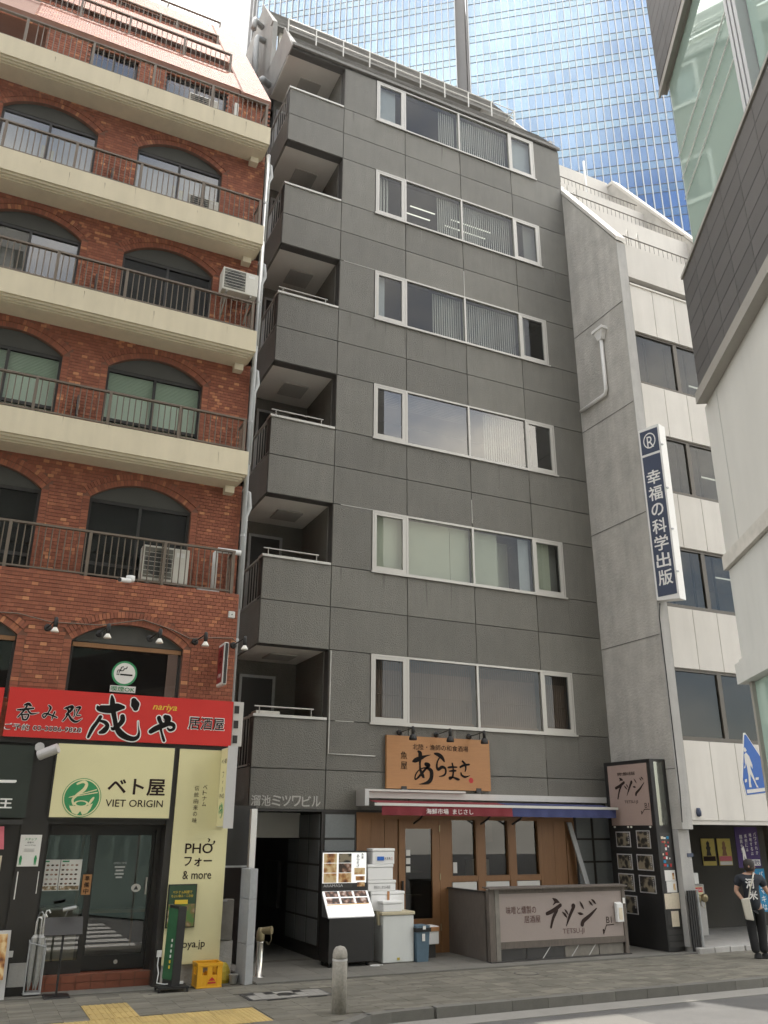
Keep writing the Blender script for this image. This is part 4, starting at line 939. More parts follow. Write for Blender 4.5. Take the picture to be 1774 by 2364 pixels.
# wing walls with sloping tops
def wing(x0, x1, zbase, front=True):
    P = [(YF, zbase), (22, zbase), (22, 25.4), (19.35, 25.15), (YF, 16.9)]
    o = MB().prism(P, lambda u, v, d: (x0+d, u, v), 0, x1-x0).build('wing_wall', 'concrete_dirty', white)
    MB().prism([(YF-.04, 16.9), (19.35, 25.16), (22, 25.41), (22, 25.52), (19.3, 25.27), (YF-.04, 17.03)], lambda u, v, d: (x0-.03+d, u, v), 0, x1-x0+.06).build('coping', 'panel_white', o)
    return o
w1 = wing(13.372, 13.655, 2.27); wing(18.6, 18.85, 15)
for z in (3.45, 6.3, 9.2, 12.1, 15.0): MB().box(13.364, 13.3705, YF+.01, 16.0, z, z+.018).build('joint', 'joint_grey', w1)
MB().box(13.37, 13.66, YF-.012, YF-.001, 2.27, 16.85).build('edge_strip', 'concrete', w1)
B('column', 'concrete', white, 13.36, 13.66, 14.12, 14.5, .1, 2.265)
# roof terrace railings
tb = MB().tube([(0, 0, 0), (0, 0, .3)], .007, 5).mesh('bar', 'bronze')
for y, z, x1 in ((14.06, 16.9, 18.6), (16.34, 20.25, 18.6), (18.05, 22.75, 18.4)):
    r = MB().tube([(13.7, y, z+.31), (x1, y, z+.31)], .018, 6).tube([(13.7, y, z+.03), (x1, y, z+.03)], .008, 5).build('railing', 'bronze', white)
    x = 13.8
    while x < x1: link('bar', tb, r, (x, y, z+.01)); x += .16
    for x in (13.9, 14.25):
        MB().tube([(x, y+.02, z-.1), (x, y+.02, z+.62)], .014, 5).tube([(x, y+.02, z+.6), (x-.35, y-.25, z+.1)], .012, 5).build('strut', 'rusty', r)
MB().box(17.2, 17.26, 19.2, 19.26, 22.4, 25.6).build('vent_stack', 'white_paint', white)
# entrance porch
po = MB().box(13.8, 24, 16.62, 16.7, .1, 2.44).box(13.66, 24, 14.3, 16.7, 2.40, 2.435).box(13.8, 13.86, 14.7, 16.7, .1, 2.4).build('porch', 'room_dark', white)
B('porch_post', 'frame_dark', white, 15.55, 15.72, 16.3, 16.6, .1, 2.4); B('side_wall', 'panel_white', white, 14.0, 14.5, 15.8, 16.2, .95, 2.4); B('porch_post', 'wood_dark', white, 17.6, 17.75, 15.6, 15.75, .1, 2.4)
for i in range(5): B('shelf_goods', ['photo_warm', 'photo_dish', 'photo_poster', 'photo_bowl', 'photo_warm'][i], white, 17.85, 18.3, 15.8, 15.85, .5+i*.36, .78+i*.36)
for i in range(3): MB().lathe((17.4+.4*i, 15.0, 2.3), [(.0, 0), (.04, .02), (.05, .06), (.03, .1)], 10).build('porch_light', 'lamp_warm', white)

for i, (xa, xb, m, l) in enumerate(((16.40, 16.83, 'poster_yellow', 'left of two yellow posters on the dark porch wall'), (16.92, 17.36, 'poster_yellow', 'right of two yellow posters on the dark porch wall, with a pink band'))):
    t = thing('poster', l, 'poster', (xa, 16.6, 1.5)); B('sheet', m, t, xa, xb, 16.59, 16.6, 1.46, 2.07)
    MB().prism([(xa+q_[0], q_[1]) for q_ in ((.13, 1.68), (.29, 1.68), (.26, 1.80), (.285, 1.86), (.255, 1.90), (.26, 1.97), (.21, 2.02), (.16, 1.97), (.165, 1.90), (.135, 1.86), (.16, 1.80))], FY(16.59), .001, .004).build('picture', 'hair' if not i else 'wood', t)
    B('band', 'reveal_pink' if i else 'ink_brown', t, xa+.02, xb-.02, 16.582, 16.586, 1.56, 1.67)
    if i: B('foot', 'paper', t, xa+.02, xb-.02, 16.582, 16.586, 1.47, 1.55)
t = thing('banner', 'purple banner with white vertical writing hanging beside the porch', 'banner', (16.55, 15.4, 1.4))
B('cloth', 'purple', t, 16.28, 17.0, 15.39, 15.4, 1.46, 2.33)
for i, s_ in enumerate(('パワすれか', '増税するは', '減税には', '国民生活')): vtext(s_, FY(15.388), 16.90-.15*i, 2.22-.02*i, .085, .1, 'ink_white', t)
MB().prism([(16.44, 1.6), (16.47, 1.6), (16.49, 1.72), (16.52, 1.6), (16.55, 1.6), (16.53, 1.8), (16.5, 1.92), (16.42, 1.86), (16.45, 1.8)], FY(15.388), 0, .003).build('figure', 'ink_white', t)
B('name_box', 'ink_white', t, 16.66, 16.96, 15.383, 15.387, 1.5, 1.63); text('実現党', FY(15.382), 16.81, 1.565, .25, .1, 'purple', t, bold=.02)
t = thing('banner', 'bright blue banner with white writing below the purple banner', 'banner', (16.7, 15.4, .5))
B('cloth', 'banner_blue', t, 16.45, 17.05, 15.39, 15.4, .53, 1.43)
vtext('バラマキは', FY(15.388), 16.92, 1.38, .15, .17, 'ink_white', t, bold=.02); vtext('増税', FY(15.388), 16.66, 1.38, .15, .17, 'ink_white', t, bold=.02)
# navy projecting sign
t = thing('projecting_sign', 'tall narrow navy sign box with white vertical writing on the white building', 'sign', (13.5, 13.9, 7))
n_ = Vector((.12, -.30, 0))
x0, y0, x1, y1 = 13.34, 13.95, 13.50, 13.42        # face turned to the left
sb_ = MB().hexa([(x0, y0, 7.05), (x1, y1, 7.0), (x1+.26, y1+.08, 7.0), (x0+.26, y0, 7.05), (x0, y0, 11.25), (x1, y1, 11.25), (x1+.26, y1+.08, 11.25), (x0+.26, y0, 11.25)]).build('case', 'white_paint', t)
L_ = math.hypot(x1-x0, y1-y0); ex, ey = (x1-x0)/L_, (y1-y0)/L_
def FS(u, v, d): return (x0+ex*u+ey*d, y0+ey*u-ex*d, v)
rect(FS, .045, L_-.045, 7.12, 10.52, 'navy_sign', sb_, 'face', .006); rect(FS, .045, L_-.045, 10.58, 11.18, 'navy_sign', sb_, 'face', .006)
vtext('幸福の科学出版', FS, L_/2, 10.15, .37, .405, 'ink_white', sb_, bold=.03, d=.010)
b = MB()
for i in range(28):
    a0, a1 = 2*math.pi*i/28, 2*math.pi*(i+1)/28
    b.put([FS(L_/2+q*math.cos(a), 10.9+q*math.sin(a)*1.25, .010) for q, a in ((.135, a0), (.16, a0), (.16, a1), (.135, a1))], [(0, 1, 2, 3)])
b.build('emblem', 'ink_white', sb_); text('R', FS, L_/2+.02, 10.86, .17, .3, 'ink_white', sb_, 'emblem', bold=.0, d=.011)
for z in (7.6, 8.6, 9.6, 10.7): B('bracket', 'galv', t, 13.5, 13.56, 13.4, 14.0, z, z+.03)
t = thing('sign_cable', 'black cable running down the pale strip below the navy sign', 'cable', (13.4, 13.98, 4))
MB().tube([(13.42, 13.95, 7.0), (13.38, 13.97, 6.7), (13.40, 13.98, 5.5), (13.41, 13.98, 3.0), (13.38, 13.985, 2.4)], .011, 6).build('wire', 'rubber', t)
# downpipe with hopper on the wing
t = thing('downpipe', 'white downpipe with hopper head on the concrete wing wall', 'downpipe', (13.3, 15, 13))
px_, py_ = 13.30, 14.86
MB().tube([(px_, py_, 14.35), (px_, py_, 12.85), (px_, py_+.05, 12.72), (px_, 15.9, 12.69)], .05, 10).build('pipe', 'white_paint', t, smooth=True)
MB().hexa([(13.24, 14.78, 14.3), (13.36, 14.78, 14.3), (13.36, 14.94, 14.3), (13.24, 14.94, 14.3), (13.2, 14.7, 14.55), (13.37, 14.7, 14.55), (13.37, 15.02, 14.55), (13.2, 15.02, 14.55)]).box(13.17, 13.371, 14.66, 15.06, 14.55, 14.63).build('hopper', 'white_paint', t)
# siamese connection
t = thing('hydrant_pedestal', 'white concrete pedestal with twin hose couplings beside the dark porch', 'hydrant', (15, 15.5, .1))
MB().hexa([(14.69, 15.5, .1), (15.25, 15.5, .1), (15.25, 15.75, .1), (14.69, 15.75, .1), (14.83, 15.5, 1.13), (15.26, 15.5, 1.13), (15.26, 15.7, 1.13), (14.83, 15.7, 1.13)]).build('pedestal', 'concrete', t, bevel=.015)
B('plate', 'cream', t, 14.85, 15.2, 15.485, 15.499, .8, 1.08); p_ = B('notice', 'ink_red', t, 14.86, 15.18, 15.476, 15.484, .97, 1.07)
text('連結送水管送水口', FY(15.475), 15.02, 1.02, .28, .05, 'ink_white', p_)
for x in (14.92, 15.12): MB().lathe((x, 15.36, .86), [(.0, 0), (.085, .004), (.09, .04), (.07, .06), (.06, .12)], 14, axis='y').build('coupling', 'brass', t, smooth=True)
MB().tube([(15.02, 15.42, .82), (15.02, 15.4, .7), (15.1, 15.4, .66), (15.16, 15.42, .74), (15.16, 15.42, .82)], .006, 5).build('chain', 'brass', t)
B('plug_box', 'plastic_white', t, 15.0, 15.14, 15.52, 15.6, 1.14, 1.36)
t = thing('address_plate', 'small dark plate fixed to the pale column beside the black sign box', 'plate', (13.6, 14.1, 1.75)); B('plate', 'navy_sign', t, 13.54, 13.70, 14.108, 14.119, 1.74, 1.81)
t = thing('half_round_lamp', 'small dark half round bracket on the white panels above the porch', 'lamp', (13.9, 14, 2.55)); MB().lathe((13.86, 13.985, 2.58), [(.0, -.07), (.05, -.05), (.06, .02), (.04, .1), (.0, .11)], 12).build('shell', 'navy_sign', t, smooth=True)

mat('window_mirror', (.20, .21, .19), .08, metal=.7)
# ---------------------------------------------------------------- glass tower far behind
TD = 110.0; ta = R(-53.4); tdv = Vector((-math.sin(ta), -math.cos(ta), 0)); tn = Vector((math.cos(ta), -math.sin(ta), 0))   # u runs right along the facade
tower = thing('glass_tower', 'tall blue glass office tower rising behind the grey and white buildings', 'tower', tuple(tn*TD))
def TF(u, w, z):
    p = tdv*u + tn*(TD+w); return (p.x, p.y, z)
K = .803
PIT, FH, SPH = 1.475*K, 5.83*K, 1.95*K
ZT0 = 159.36*K - 0.6                       # a window head line
core = MB(TF).box(-49.0, -9.6, .6, 30, -.1, 175).box(-7.6, 40, .6, 30, -.1, 175).build('core', 'tower_band', tower)
B_band = MB(TF).box(-9.62, -7.95, .9, 4, -.1, 175).build('recess', 'tower_band', tower)
pv = [MB(TF).mesh] and None
def pane_mesh(w, h, m): 
    me = MB().put([(-w/2, 0, -h/2), (w/2, 0, -h/2), (w/2, 0, h/2), (-w/2, 0, h/2)], [(0, 1, 2, 3)]).mesh('pane', m); return me
PM = pane_mesh(PIT-.02, FH-SPH-.08, 'tower_pane'); SM = pane_mesh(PIT-.02, SPH-.08, 'tower_spandrel')
rz = math.atan2(tdv.y, tdv.x)
cells = []
def tcols(u0, n):
    for i in range(n):
        for k in range(-12, 7):
            zb = ZT0+k*FH
            cells.append((u0+PIT*(i+.5), zb-(FH-SPH)/2, 0)); cells.append((u0+PIT*(i+.5), zb+SPH/2, 1))
tcols(-9.6-PIT*32, 32); tcols(-7.25, 33)
def vis(c): return -abs(c[0]-14)*1.0-abs(c[1]-108)*.8
cells.sort(key=vis, reverse=True)
for u, z, s in cells[:300]:
    o = link('pane', SM if s else PM, tower, TF(u, .4, z)); o.rotation_euler = (random.gauss(0, .0012), 0, rz+random.gauss(0, .0012))
gp = [MB(), MB()]
for u, z, s in cells[300:]:
    w, h = PIT/2-.01, (SPH if s else FH-SPH)/2-.04; a, c = random.gauss(0, .0011), random.gauss(0, .0011)
    gp[s].put([TF(u+sx*w, .4+sx*w*a+sz*h*c, z+sz*h) for sx, sz in ((-1, -1), (1, -1), (1, 1), (-1, 1))], [(0, 1, 2, 3)], random.random())
tag(gp[0].build('panes', 'tower_pane', tower), kind='stuff'); tag(gp[1].build('spandrels', 'tower_spandrel', tower), kind='stuff')
fm = MB().box(-.06, .06, -.28, .1, 70, 165).mesh('fin', 'tower_fin')
def fins(u0, n):
    for i in range(n+1):
        o = link('fin', fm, tower, TF(u0+PIT*i, .3, 0)); o.rotation_euler = (0, 0, rz)
fins(-9.6-PIT*32, 32); fins(-7.25, 33)
tr = MB(TF)
for k in range(-12, 7):
    zb = ZT0+k*FH
    for z in (zb, zb+SPH): tr.box(-9.6-PIT*32, -9.6, .34, .42, z-.035, z+.035).box(-7.25, -7.25+PIT*33, .34, .42, z-.035, z+.035)
tr.build('transoms', 'tower_band', tower)
# rounded corners beside the recess and at the far left
cr = MB(TF)
for u_c, sgn in ((-7.25, -1), (-9.6-PIT*32, -1)):
    for i in range(6):
        a0, a1 = math.pi/2*i/6, math.pi/2*(i+1)/6; rr = .7 if u_c > -9 else 2.2
        for k in range(-12, 7):
            zb = ZT0+k*FH
            for z0, z1 in ((zb-(FH-SPH)+.04, zb-.04), (zb+.04, zb+SPH-.04)):
                cr.put([TF(u_c+sgn*rr*math.sin(a), .4+rr*(1-math.cos(a)), z) for a, z in ((a1, z0), (a0, z0), (a0, z1), (a1, z1))], [(0, 1, 2, 3)], random.random())
tag(cr.build('corner_panes', 'tower_spandrel', tower), kind='stuff')
for a in (.35, .8, 1.25):
    o = link('fin', fm, tower, TF(-9.6-PIT*32-2.2*math.sin(a), .3+2.2*(1-math.cos(a)), 0)); o.rotation_euler = (0, 0, rz)

# ---------------------------------------------------------------- near right: corner building seen along its flank
CA = R(30.6); cd = Vector((math.sin(CA), math.cos(CA), 0)); cn = Vector((math.cos(CA), -math.sin(CA), 0))
def CF(d, w, z):
    p = cd*d + cn*w; return (p.x, p.y, z)
corner = thing('corner_building', 'pale building with dark tiled bands and green glass at the right edge', 'building', CF(7.1, 3, 0))
MB(CF).box(-16, 7.0, 2.62, 14, -.12, 24).build('core', 'room_grey', corner)
MB(CF).box(-5, 7.49, 2.4, 2.61, 4.53, 6.03).build('wall', 'wall_cream', corner); MB(CF).box(7.1, 7.115, 2.396, 2.3995, 4.53, 6.03).build('joint', 'wall_pale', corner)
MB(CF).box(7.0, 7.49, 2.61, 8, 4.53, 6.03).build('end_wall', 'wall_cream', corner)
MB(CF).box(-5, 7.50, 2.36, 2.6, 4.40, 4.525).build('ledge', 'rusty', corner)
MB(CF).box(-5, 7.48, 2.40, 2.6, 3.60, 4.395).build('lower_wall', 'wall_pale', corner)
MB(CF).box(-5, 7.50, 2.34, 2.7, 3.385, 3.555).box(-5, 7.5, 2.38, 2.6, 3.555, 3.595).build('canopy_beam', 'wall_pale', corner)
gw = MB(CF).box(7.33, 7.38, 2.40, 2.45, -.1, 3.38).box(-5, 7.33, 2.42, 2.45, 2.3, 2.34).box(5.2, 5.25, 2.42, 2.46, -.1, 3.38).build('shop_glazing', 'beige_metal', corner)
MB(CF).box(5.26, 7.33, 2.43, 2.44, -.1, 3.38).build('pane', 'green_glass', gw); MB(CF).box(-5, 5.2, 2.43, 2.44, -.1, 3.38).build('pane', 'green_glass', gw)
MB(CF).box(-5, 7.41, 2.30, 2.6, 6.03, 6.14).build('trim', 'beige_metal', corner)
band = MB(CF).box(-5, 7.38, 2.36, 2.6, 6.14, 7.44).build('tiled_band', 'frame_dark', corner)
MB(CF).box(-5, 7.40, 2.32, 2.62, 7.44, 7.475).build('band_cap', 'beige_metal', corner)
band2 = MB(CF).box(-5, 7.25, 2.355, 2.62, 9.86, 24).build('tiled_band', 'frame_dark', corner)
for i in range(9):
    for j in range(7):
        d1 = 7.385-i*.44; z0 = 6.15+j*.183
        MB(CF).box(d1-.434, d1, 2.335, 2.358, z0, z0+.176).build('tile', 'tile_dark', band)
for i in range(5):
    for j in range(14):
        d1 = 7.255-i*.44; z0 = 9.87+j*.183
        MB(CF).box(d1-.434, d1, 2.332, 2.353, z0, z0+.176).build('tile', 'tile_dark', band2)
st_ = MB(CF)
for i in range(9, 26):
    for j in range(7): st_.box(7.385-i*.44-.434, 7.385-i*.44, 2.335, 2.358, 6.15+j*.183, 6.15+j*.183+.176, random.random())
tag(st_.build('far_tiles', 'tile_dark', band), kind='stuff')
MB(CF).box(-5, 7.28, 2.325, 2.345, 9.73, 9.80).box(-5, 7.26, 2.335, 2.36, 9.80, 9.858).box(-5, 7.26, 2.345, 2.385, 9.75, 9.80).box(-5, 7.25, 2.385, 2.41, 9.735, 9.79).build('eave_trim', 'beige_metal', corner)
gl = MB(CF).box(5.34, 7.12, 2.40, 2.42, 7.476, 9.80).build('glazing', 'green_glass', corner); MB(CF).box(-5, 5.10, 2.41, 2.43, 7.476, 9.9).build('glazing', 'green_glass', corner)
mu = MB(CF)
for q in range(3): mu.box(5.11+q*.08, 5.165+q*.08, 2.33, 2.42, 7.476, 9.9)
mu.build('mullion', 'tower_fin', corner)
for z in (8.74, 8.46, 8.2): MB(CF).tube([(7.11, 2.385, z), (5.36, 2.385, z)], .007, 6).build('handrail', 'plastic_white', corner)

# ---------------------------------------------------------------- across the street: unseen block added to shade the street and mirror in the panes
opp = thing('added_opposite_block', 'unseen pale office block added across the street for shade, mirrored in the grey building windows', 'building', (-20, -9.5, 0))
ow_ = MB()
for i in range(10):
    z = 3.4*i
    ow_.box(-46, -1.5, -11, -9.5, z+2.3, z+3.4)
    for q in range(16): ow_.box(-46+q*2.9, -45.4+q*2.9, -11, -9.6, z, z+2.3)
ow_.box(-46, -1.5, -24, -11.6, -.1, 34).build('wall', 'wall_pale', opp)
for i in range(10):
    for q in range(15): MB().box(-45.4+q*2.9, -43.1+q*2.9, -10.5, -10.45, 3.4*i, 3.4*i+2.3).build('window', 'window_mirror', opp)
# ---------------------------------------------------------------- signs of the left building
t = thing('red_signboard', 'long red signboard with large black brush characters under the brick parapet', 'signboard', (2.2, 14.36, 3.9))
b = MB().box(.405, 3.94, 14.335, 14.385, 3.52, 4.26).build('board', 'red_sign', t)
brush(SEI, FY(14.335), 'ink_white', b, 'outline', .018, d=.004); brush(SEI, FY(14.335), 'ink', b, d=.008)
brush(NON, FY(14.335), 'ink_white', b, 'outline', .007, d=.004); brush(NON, FY(14.335), 'ink', b, d=.008)
text('ご予約 03-3586-9828', FY(14.335), .97, 3.665, 1.12, .1, 'ink_white', b, 'outline', bold=.06, d=.004); text('ご予約 03-3586-9828', FY(14.335), .97, 3.665, 1.10, .085, 'ink', b, bold=.0, d=.008)
text('nariya', FY(14.335), 2.79, 4.08, .39, .125, 'ink_yellow', b, bold=.02, shear=.25)
text('居酒屋', FY(14.335), 3.50, 3.87, .62, .21, 'ink_white', b, 'outline', bold=.05, d=.004); text('居酒屋', FY(14.335), 3.50, 3.87, .60, .195, 'ink', b, bold=.012, d=.008)
t = thing('red_signboard', 'sliver of a second red signboard at the left edge', 'signboard', (-.5, 14.36, 3.9)); B('board', 'red_sign', t, -2.8, .33, 14.335, 14.385, 3.52, 4.24)
t = thing('cream_signboard', 'cream signboard with green bowl emblem and restaurant name above the entrance', 'signboard', (2.1, 14.36, 2.9))
b = MB().box(1.222, 3.015, 14.34, 14.42, 2.375, 3.45).build('board', 'cream', t); MB().box(1.2, 3.04, 14.375, 14.43, 2.35, 3.47).build('rim', 'frame_dark', t)
text('ベト屋', FY(14.34), 2.47, 2.835, .88, .245, 'ink_brown', b, bold=.035); text('VIET ORIGIN', FY(14.34), 2.46, 2.59, .88, .105, 'ink_brown', b, bold=.012)
def bowl(fn, cx, cy, r, parent, ink='viet_green', pale='cream'):
    for i in range(40):
        pass
    disc(fn, cx, cy, r, ink, parent, 'emblem_rim', .004, 40); disc(fn, cx, cy, r*.965, pale, parent, 'emblem_field', .006, 40); disc(fn, cx, cy, r*.90, ink, parent, 'emblem_disc', .008, 40)
    S = lambda p: [(cx+x*r, cy+y*r) for x, y in p]
    MB().prism(S([(-.62, -.30), (-.58, -.42), (.30, -.42), (.60, -.28), (.52, -.55), (.36, -.78), (.12, -.88), (.02, -.70), (-.02, -.70), (-.14, -.88), (-.40, -.78), (-.56, -.52)]), fn, .008, .010).build('emblem_bowl', pale, parent)
    b = MB()
    for i in range(24):
        a0, a1 = 2*math.pi*i/24, 2*math.pi*(i+1)/24
        b.put([fn(cx+q*r*math.cos(a), cy-.30*r+q*.42*r*math.sin(a), .011) for q, a in ((.26, a0), (.38, a0), (.38, a1), (.26, a1))], [(0, 1, 2, 3)])
    b.build('emblem_broth', pale, parent)
    q = [[(-.32, .70, .05), (-.02, .82, .07), (.16, .70, .08), (.06, .42, .09), (-.28, .12, .07), (-.46, -.12, .06), (-.38, -.36, .05)]]
    brush([[(cx+x*r, cy+y*r, w*r) for x, y, w in st] for st in q], fn, pale, parent, 'emblem_noodle', d=.010)
    for (x0, y0, x1, y1) in ((-.62, .02, .70, .42), (-.66, .0, .76, .28)): brush([[(cx+x0*r, cy+y0*r, .018*r), (cx+x1*r, cy+y1*r, .03*r)]], fn, pale, parent, 'emblem_chopstick', d=.012)
    brush([[(cx+.40*r, cy-.32*r, .05*r), (cx+.52*r, cy-.12*r, .07*r), (cx+.60*r, cy+.0*r, .05*r)]], fn, pale, parent, 'emblem_splash', d=.012)
bowl(FY(14.34), 1.66, 2.66, .285, b)
t = thing('cream_wall_sign', 'tall cream wall panel with PHO lettering beside the glass entrance', 'sign panel', (3.55, 14.38, .3))
b = MB().box(3.108, 3.992, 14.37, 14.425, .288, 3.45).build('board', 'cream', t)
text('PHO', FY(14.37), 3.545, 1.93, .44, .145, 'ink_brown', b, bold=.02); brush([[(3.735, 1.985, .006), (3.775, 2.0, .008), (3.785, 2.03, .016)], [(3.69, 2.03, .009), (3.705, 2.06, .010), (3.68, 2.075, .006)]], FY(14.37), 'ink_brown', b, 'accent', d=.006); text('フォー', FY(14.37), 3.545, 1.735, .44, .135, 'ink_brown', b, bold=.03); text('& more', FY(14.37), 3.545, 1.54, .455, .12, 'ink_brown', b, bold=.012)
text('vietoya.jp', FY(14.37), 3.46, .545, .58, .13, 'ink_brown', b, bold=.008)
vtext('ベトナム', FY(14.37), 3.57, 2.90, .075, .088, 'ink_brown', b); vtext('伝統由来の味', FY(14.37), 3.435, 2.88, .08, .0985, 'ink_brown', b)
t = thing('framed_poster', 'framed food poster with green top hung on the cream panel', 'poster', (3.34, 14.36, 1.1))
MB().box(3.11, 3.555, 14.335, 14.368, .795, 1.41).build('frame', 'black', t); p_ = MB().box(3.125, 3.54, 14.328, 14.3345, .81, 1.395).build('print', 'viet_dark', t) if False else None
mat('poster_green', (.03, .07, .035), .6)
p_ = B('print', 'poster_green', t, 3.125, 3.54, 14.328, 14.3345, .81, 1.395); B('picture', 'photo_bowl', p_, 3.125, 3.54, 14.324, 14.3275, .81, 1.13); B('flash', 'ink_yellow', p_, 3.22, 3.42, 14.320, 14.3235, 1.13, 1.19)
text('ベトナム料理で', FY(14.328), 3.33, 1.30, .30, .045, 'ink_yellow', p_); text('ちょい飲み・二次会', FY(14.328), 3.33, 1.245, .34, .04, 'ink_yellow', p_)
t = thing('projecting_sign', 'cream and white box sign sticking out at the corner of the cream panel', 'sign', (3.9, 14.2, 2.3))
c_ = MB().box(3.80, 3.93, 13.92, 14.36, 2.25, 3.47).build('case', 'alu_white', t); 
B('edge_cover', 'sign_grey', t, 3.785, 3.945, 13.9, 13.919, 2.23, 3.49)
FP = lambda u, v, d: (3.80-d, 14.36-u, v)
rect(FP, .01, .43, 2.26, 3.46, 'cream', c_, 'face', .004)
text('ベト屋', FP, .22, 3.26, .3, .07, 'ink_brown', c_, bold=.02, d=.006); vtext('フォー', FP, .22, 3.1, .1, .115, 'ink_brown', c_, d=.006); text('PHO', FP, .22, 2.72, .26, .07, 'ink_brown', c_, d=.006)
bowl(lambda u, v, d: FP(u, v, d+.002), .22, 2.5, .12, c_)
for z in (2.4, 3.3): B('bracket', 'galv', t, 3.82, 3.9, 14.36, 14.42, z, z+.05)
t = thing('projecting_sign', 'small red and white box sign on the brick wall beside the dark window', 'sign', (3.6, 14.2, 4.8))
c_ = MB().box(3.62, 3.70, 13.98, 14.36, 4.48, 5.2).build('case', 'alu_white', t, bevel=.02); FQ = lambda u, v, d: (3.62-d, 14.36-u, v)
rect(FQ, .03, .35, 4.53, 5.15, 'red_dark', c_, 'face', .004) if mat('red_dark', (.20, .02, .02), .5) else 0
vtext('成や', FQ, .19, 5.10, .16, .18, 'ink', c_, d=.006); text('居酒屋', FQ, .19, 4.65, .2, .06, 'ink_white', c_, d=.006)
B('edge_cover', 'frame_dark', t, 3.635, 3.685, 13.97, 13.979, 4.5, 5.18)
t = thing('green_signboard', 'dark green signboard with white characters at the left edge', 'signboard', (0, 14.3, 2.9))
b = MB().box(-2.6, .885, 14.30, 14.44, 2.36, 3.39).build('board', 'dark_green', t)
MB().prism([(.20, 2.84), (.68, 2.85), (.70, 2.87), (.69, 2.89), (.20, 2.885)], FY(14.30), 0, .004).build('lettering', 'ink_white', b)
text('山王', FY(14.30), .50, 2.56, .36, .145, 'ink_white', b, bold=.05)
B('rail', 'frame_dark', t, -2.6, .86, 14.2, 14.24, 2.27, 2.33)
t = thing('pink_curtain', 'short pink cloth hanging under the dark green signboard', 'curtain', (.5, 14.25, 2)); MB().hexa([(-1, 14.24, 1.93), (.66, 14.24, 1.93), (.66, 14.25, 1.93), (-1, 14.25, 1.93), (-1, 14.24, 2.22), (.62, 14.24, 2.24), (.62, 14.25, 2.24), (-1, 14.25, 2.22)]).build('cloth', 'reveal_pink', t)
t = thing('paper_notice', 'cream paper notice with black brush writing at the left edge', 'notice', (.5, 14.4, 1.5)); p_ = B('sheet', 'paper_warm', t, -.3, .66, 14.42, 14.43, 1.42, 1.84)
vtext('あじ甘く', FY(14.42), .55, 1.82, .075, .09, 'ink', p_, bold=.01); vtext('おいしい', FY(14.42), .40, 1.80, .075, .09, 'ink', p_, bold=.01)
t = thing('menu_board', 'food photo board below the cream paper notice at the left edge', 'menu board', (.5, 14.4, 1.1)); B('sheet', 'photo_dish', t, -.3, .62, 14.42, 14.43, 1.0, 1.32)
t = thing('standing_sign', 'white framed food sign standing on the paving at the left edge', 'standing sign', (.7, 14.3, 0)); MB().hexa([(.3, 14.2, .0), (.95, 14.2, .0), (.95, 14.24, 0), (.3, 14.24, 0), (.3, 14.36, .85), (.93, 14.36, .85), (.93, 14.4, .85), (.3, 14.4, .85)]).build('frame', 'sign_grey', t)
MB().hexa([(.3, 14.19, .25), (.9, 14.19, .25), (.9, 14.24, .25), (.3, 14.24, .25), (.3, 14.32, .81), (.89, 14.32, .81), (.89, 14.38, .81), (.3, 14.38, .81)]).build('picture', 'photo_warm', t); MB().hexa([(.3, 14.21, .3), (.895, 14.21, .3), (.895, 14.24, .3), (.3, 14.24, .3), (.3, 14.255, .5), (.893, 14.255, .5), (.893, 14.3, .5), (.3, 14.3, .5)]).build('blue_strip', 'banner_blue', t)
t = thing('staff_poster', 'white recruitment poster on the dark pier left of the entrance', 'poster', (1.02, 14.41, 1.9)); p_ = B('sheet', 'paper', t, .875, 1.17, 14.408, 14.415, 1.69, 2.125)
text('スタッフ', FY(14.408), 1.02, 2.065, .16, .035, 'viet_green', p_, bold=.02); text('募集中', FY(14.408), 1.02, 2.02, .09, .022, 'ink', p_); text("we're hiring", FY(14.408), 1.02, 1.98, .15, .02, 'ink', p_)
for i in range(4): rect(FY(14.408), .95, 1.09, 1.93-.012*i, 1.935-.012*i, 'sign_grey', p_, 'small_print')
for x in (.915, 1.12): MB().prism([(x-.012, 1.71), (x-.004, 1.71), (x, 1.76), (x+.004, 1.71), (x+.012, 1.71), (x+.02, 1.80), (x+.008, 1.84), (x-.008, 1.84), (x-.02, 1.80)], FY(14.408), 0, .004).build('figure', 'viet_green', p_)
B('outlet', 'plastic_white', gf, .93, 1.0, YB+.0, YB+.02, .5, .58); B('tape', 'paper', gf, .90, .915, YB+.014, YB+.0195, 1.25, 1.62); B('tape', 'paper', gf, 1.19, 1.2, YB+.014, YB+.0195, 1.32, 1.62)
for i, (xa, xb) in enumerate(((1.235, 1.512), (1.522, 1.83))):
    t = thing('menu_sheet', ['left', 'right'][i]+' of two food menu sheets taped to the entrance glass', 'menu', (xa, 14.74, 1.4), 'menu sheets on the entrance glass')
    p_ = B('sheet', 'paper', t, xa, xb, 14.738, 14.745, 1.335, 1.77); B('header', 'viet_green', p_, xa+.02, xa+.12, 14.734, 14.7375, 1.735, 1.755)
    for r_ in range(5):
        for c2 in range(4): MB().prism([(xa+.04+c2*.065+.022*math.cos(a), 1.69-r_*.065+.014*math.sin(a)) for a in (0, .8, 1.6, 2.4, 3.1, 3.9, 4.7, 5.5)], FY(14.738), 0, .004).build('dish', 'photo_dish', p_)
    B('drinks', 'photo_menu', p_, xa+.01, xb-.01, 14.734, 14.7375, 1.345, 1.40)
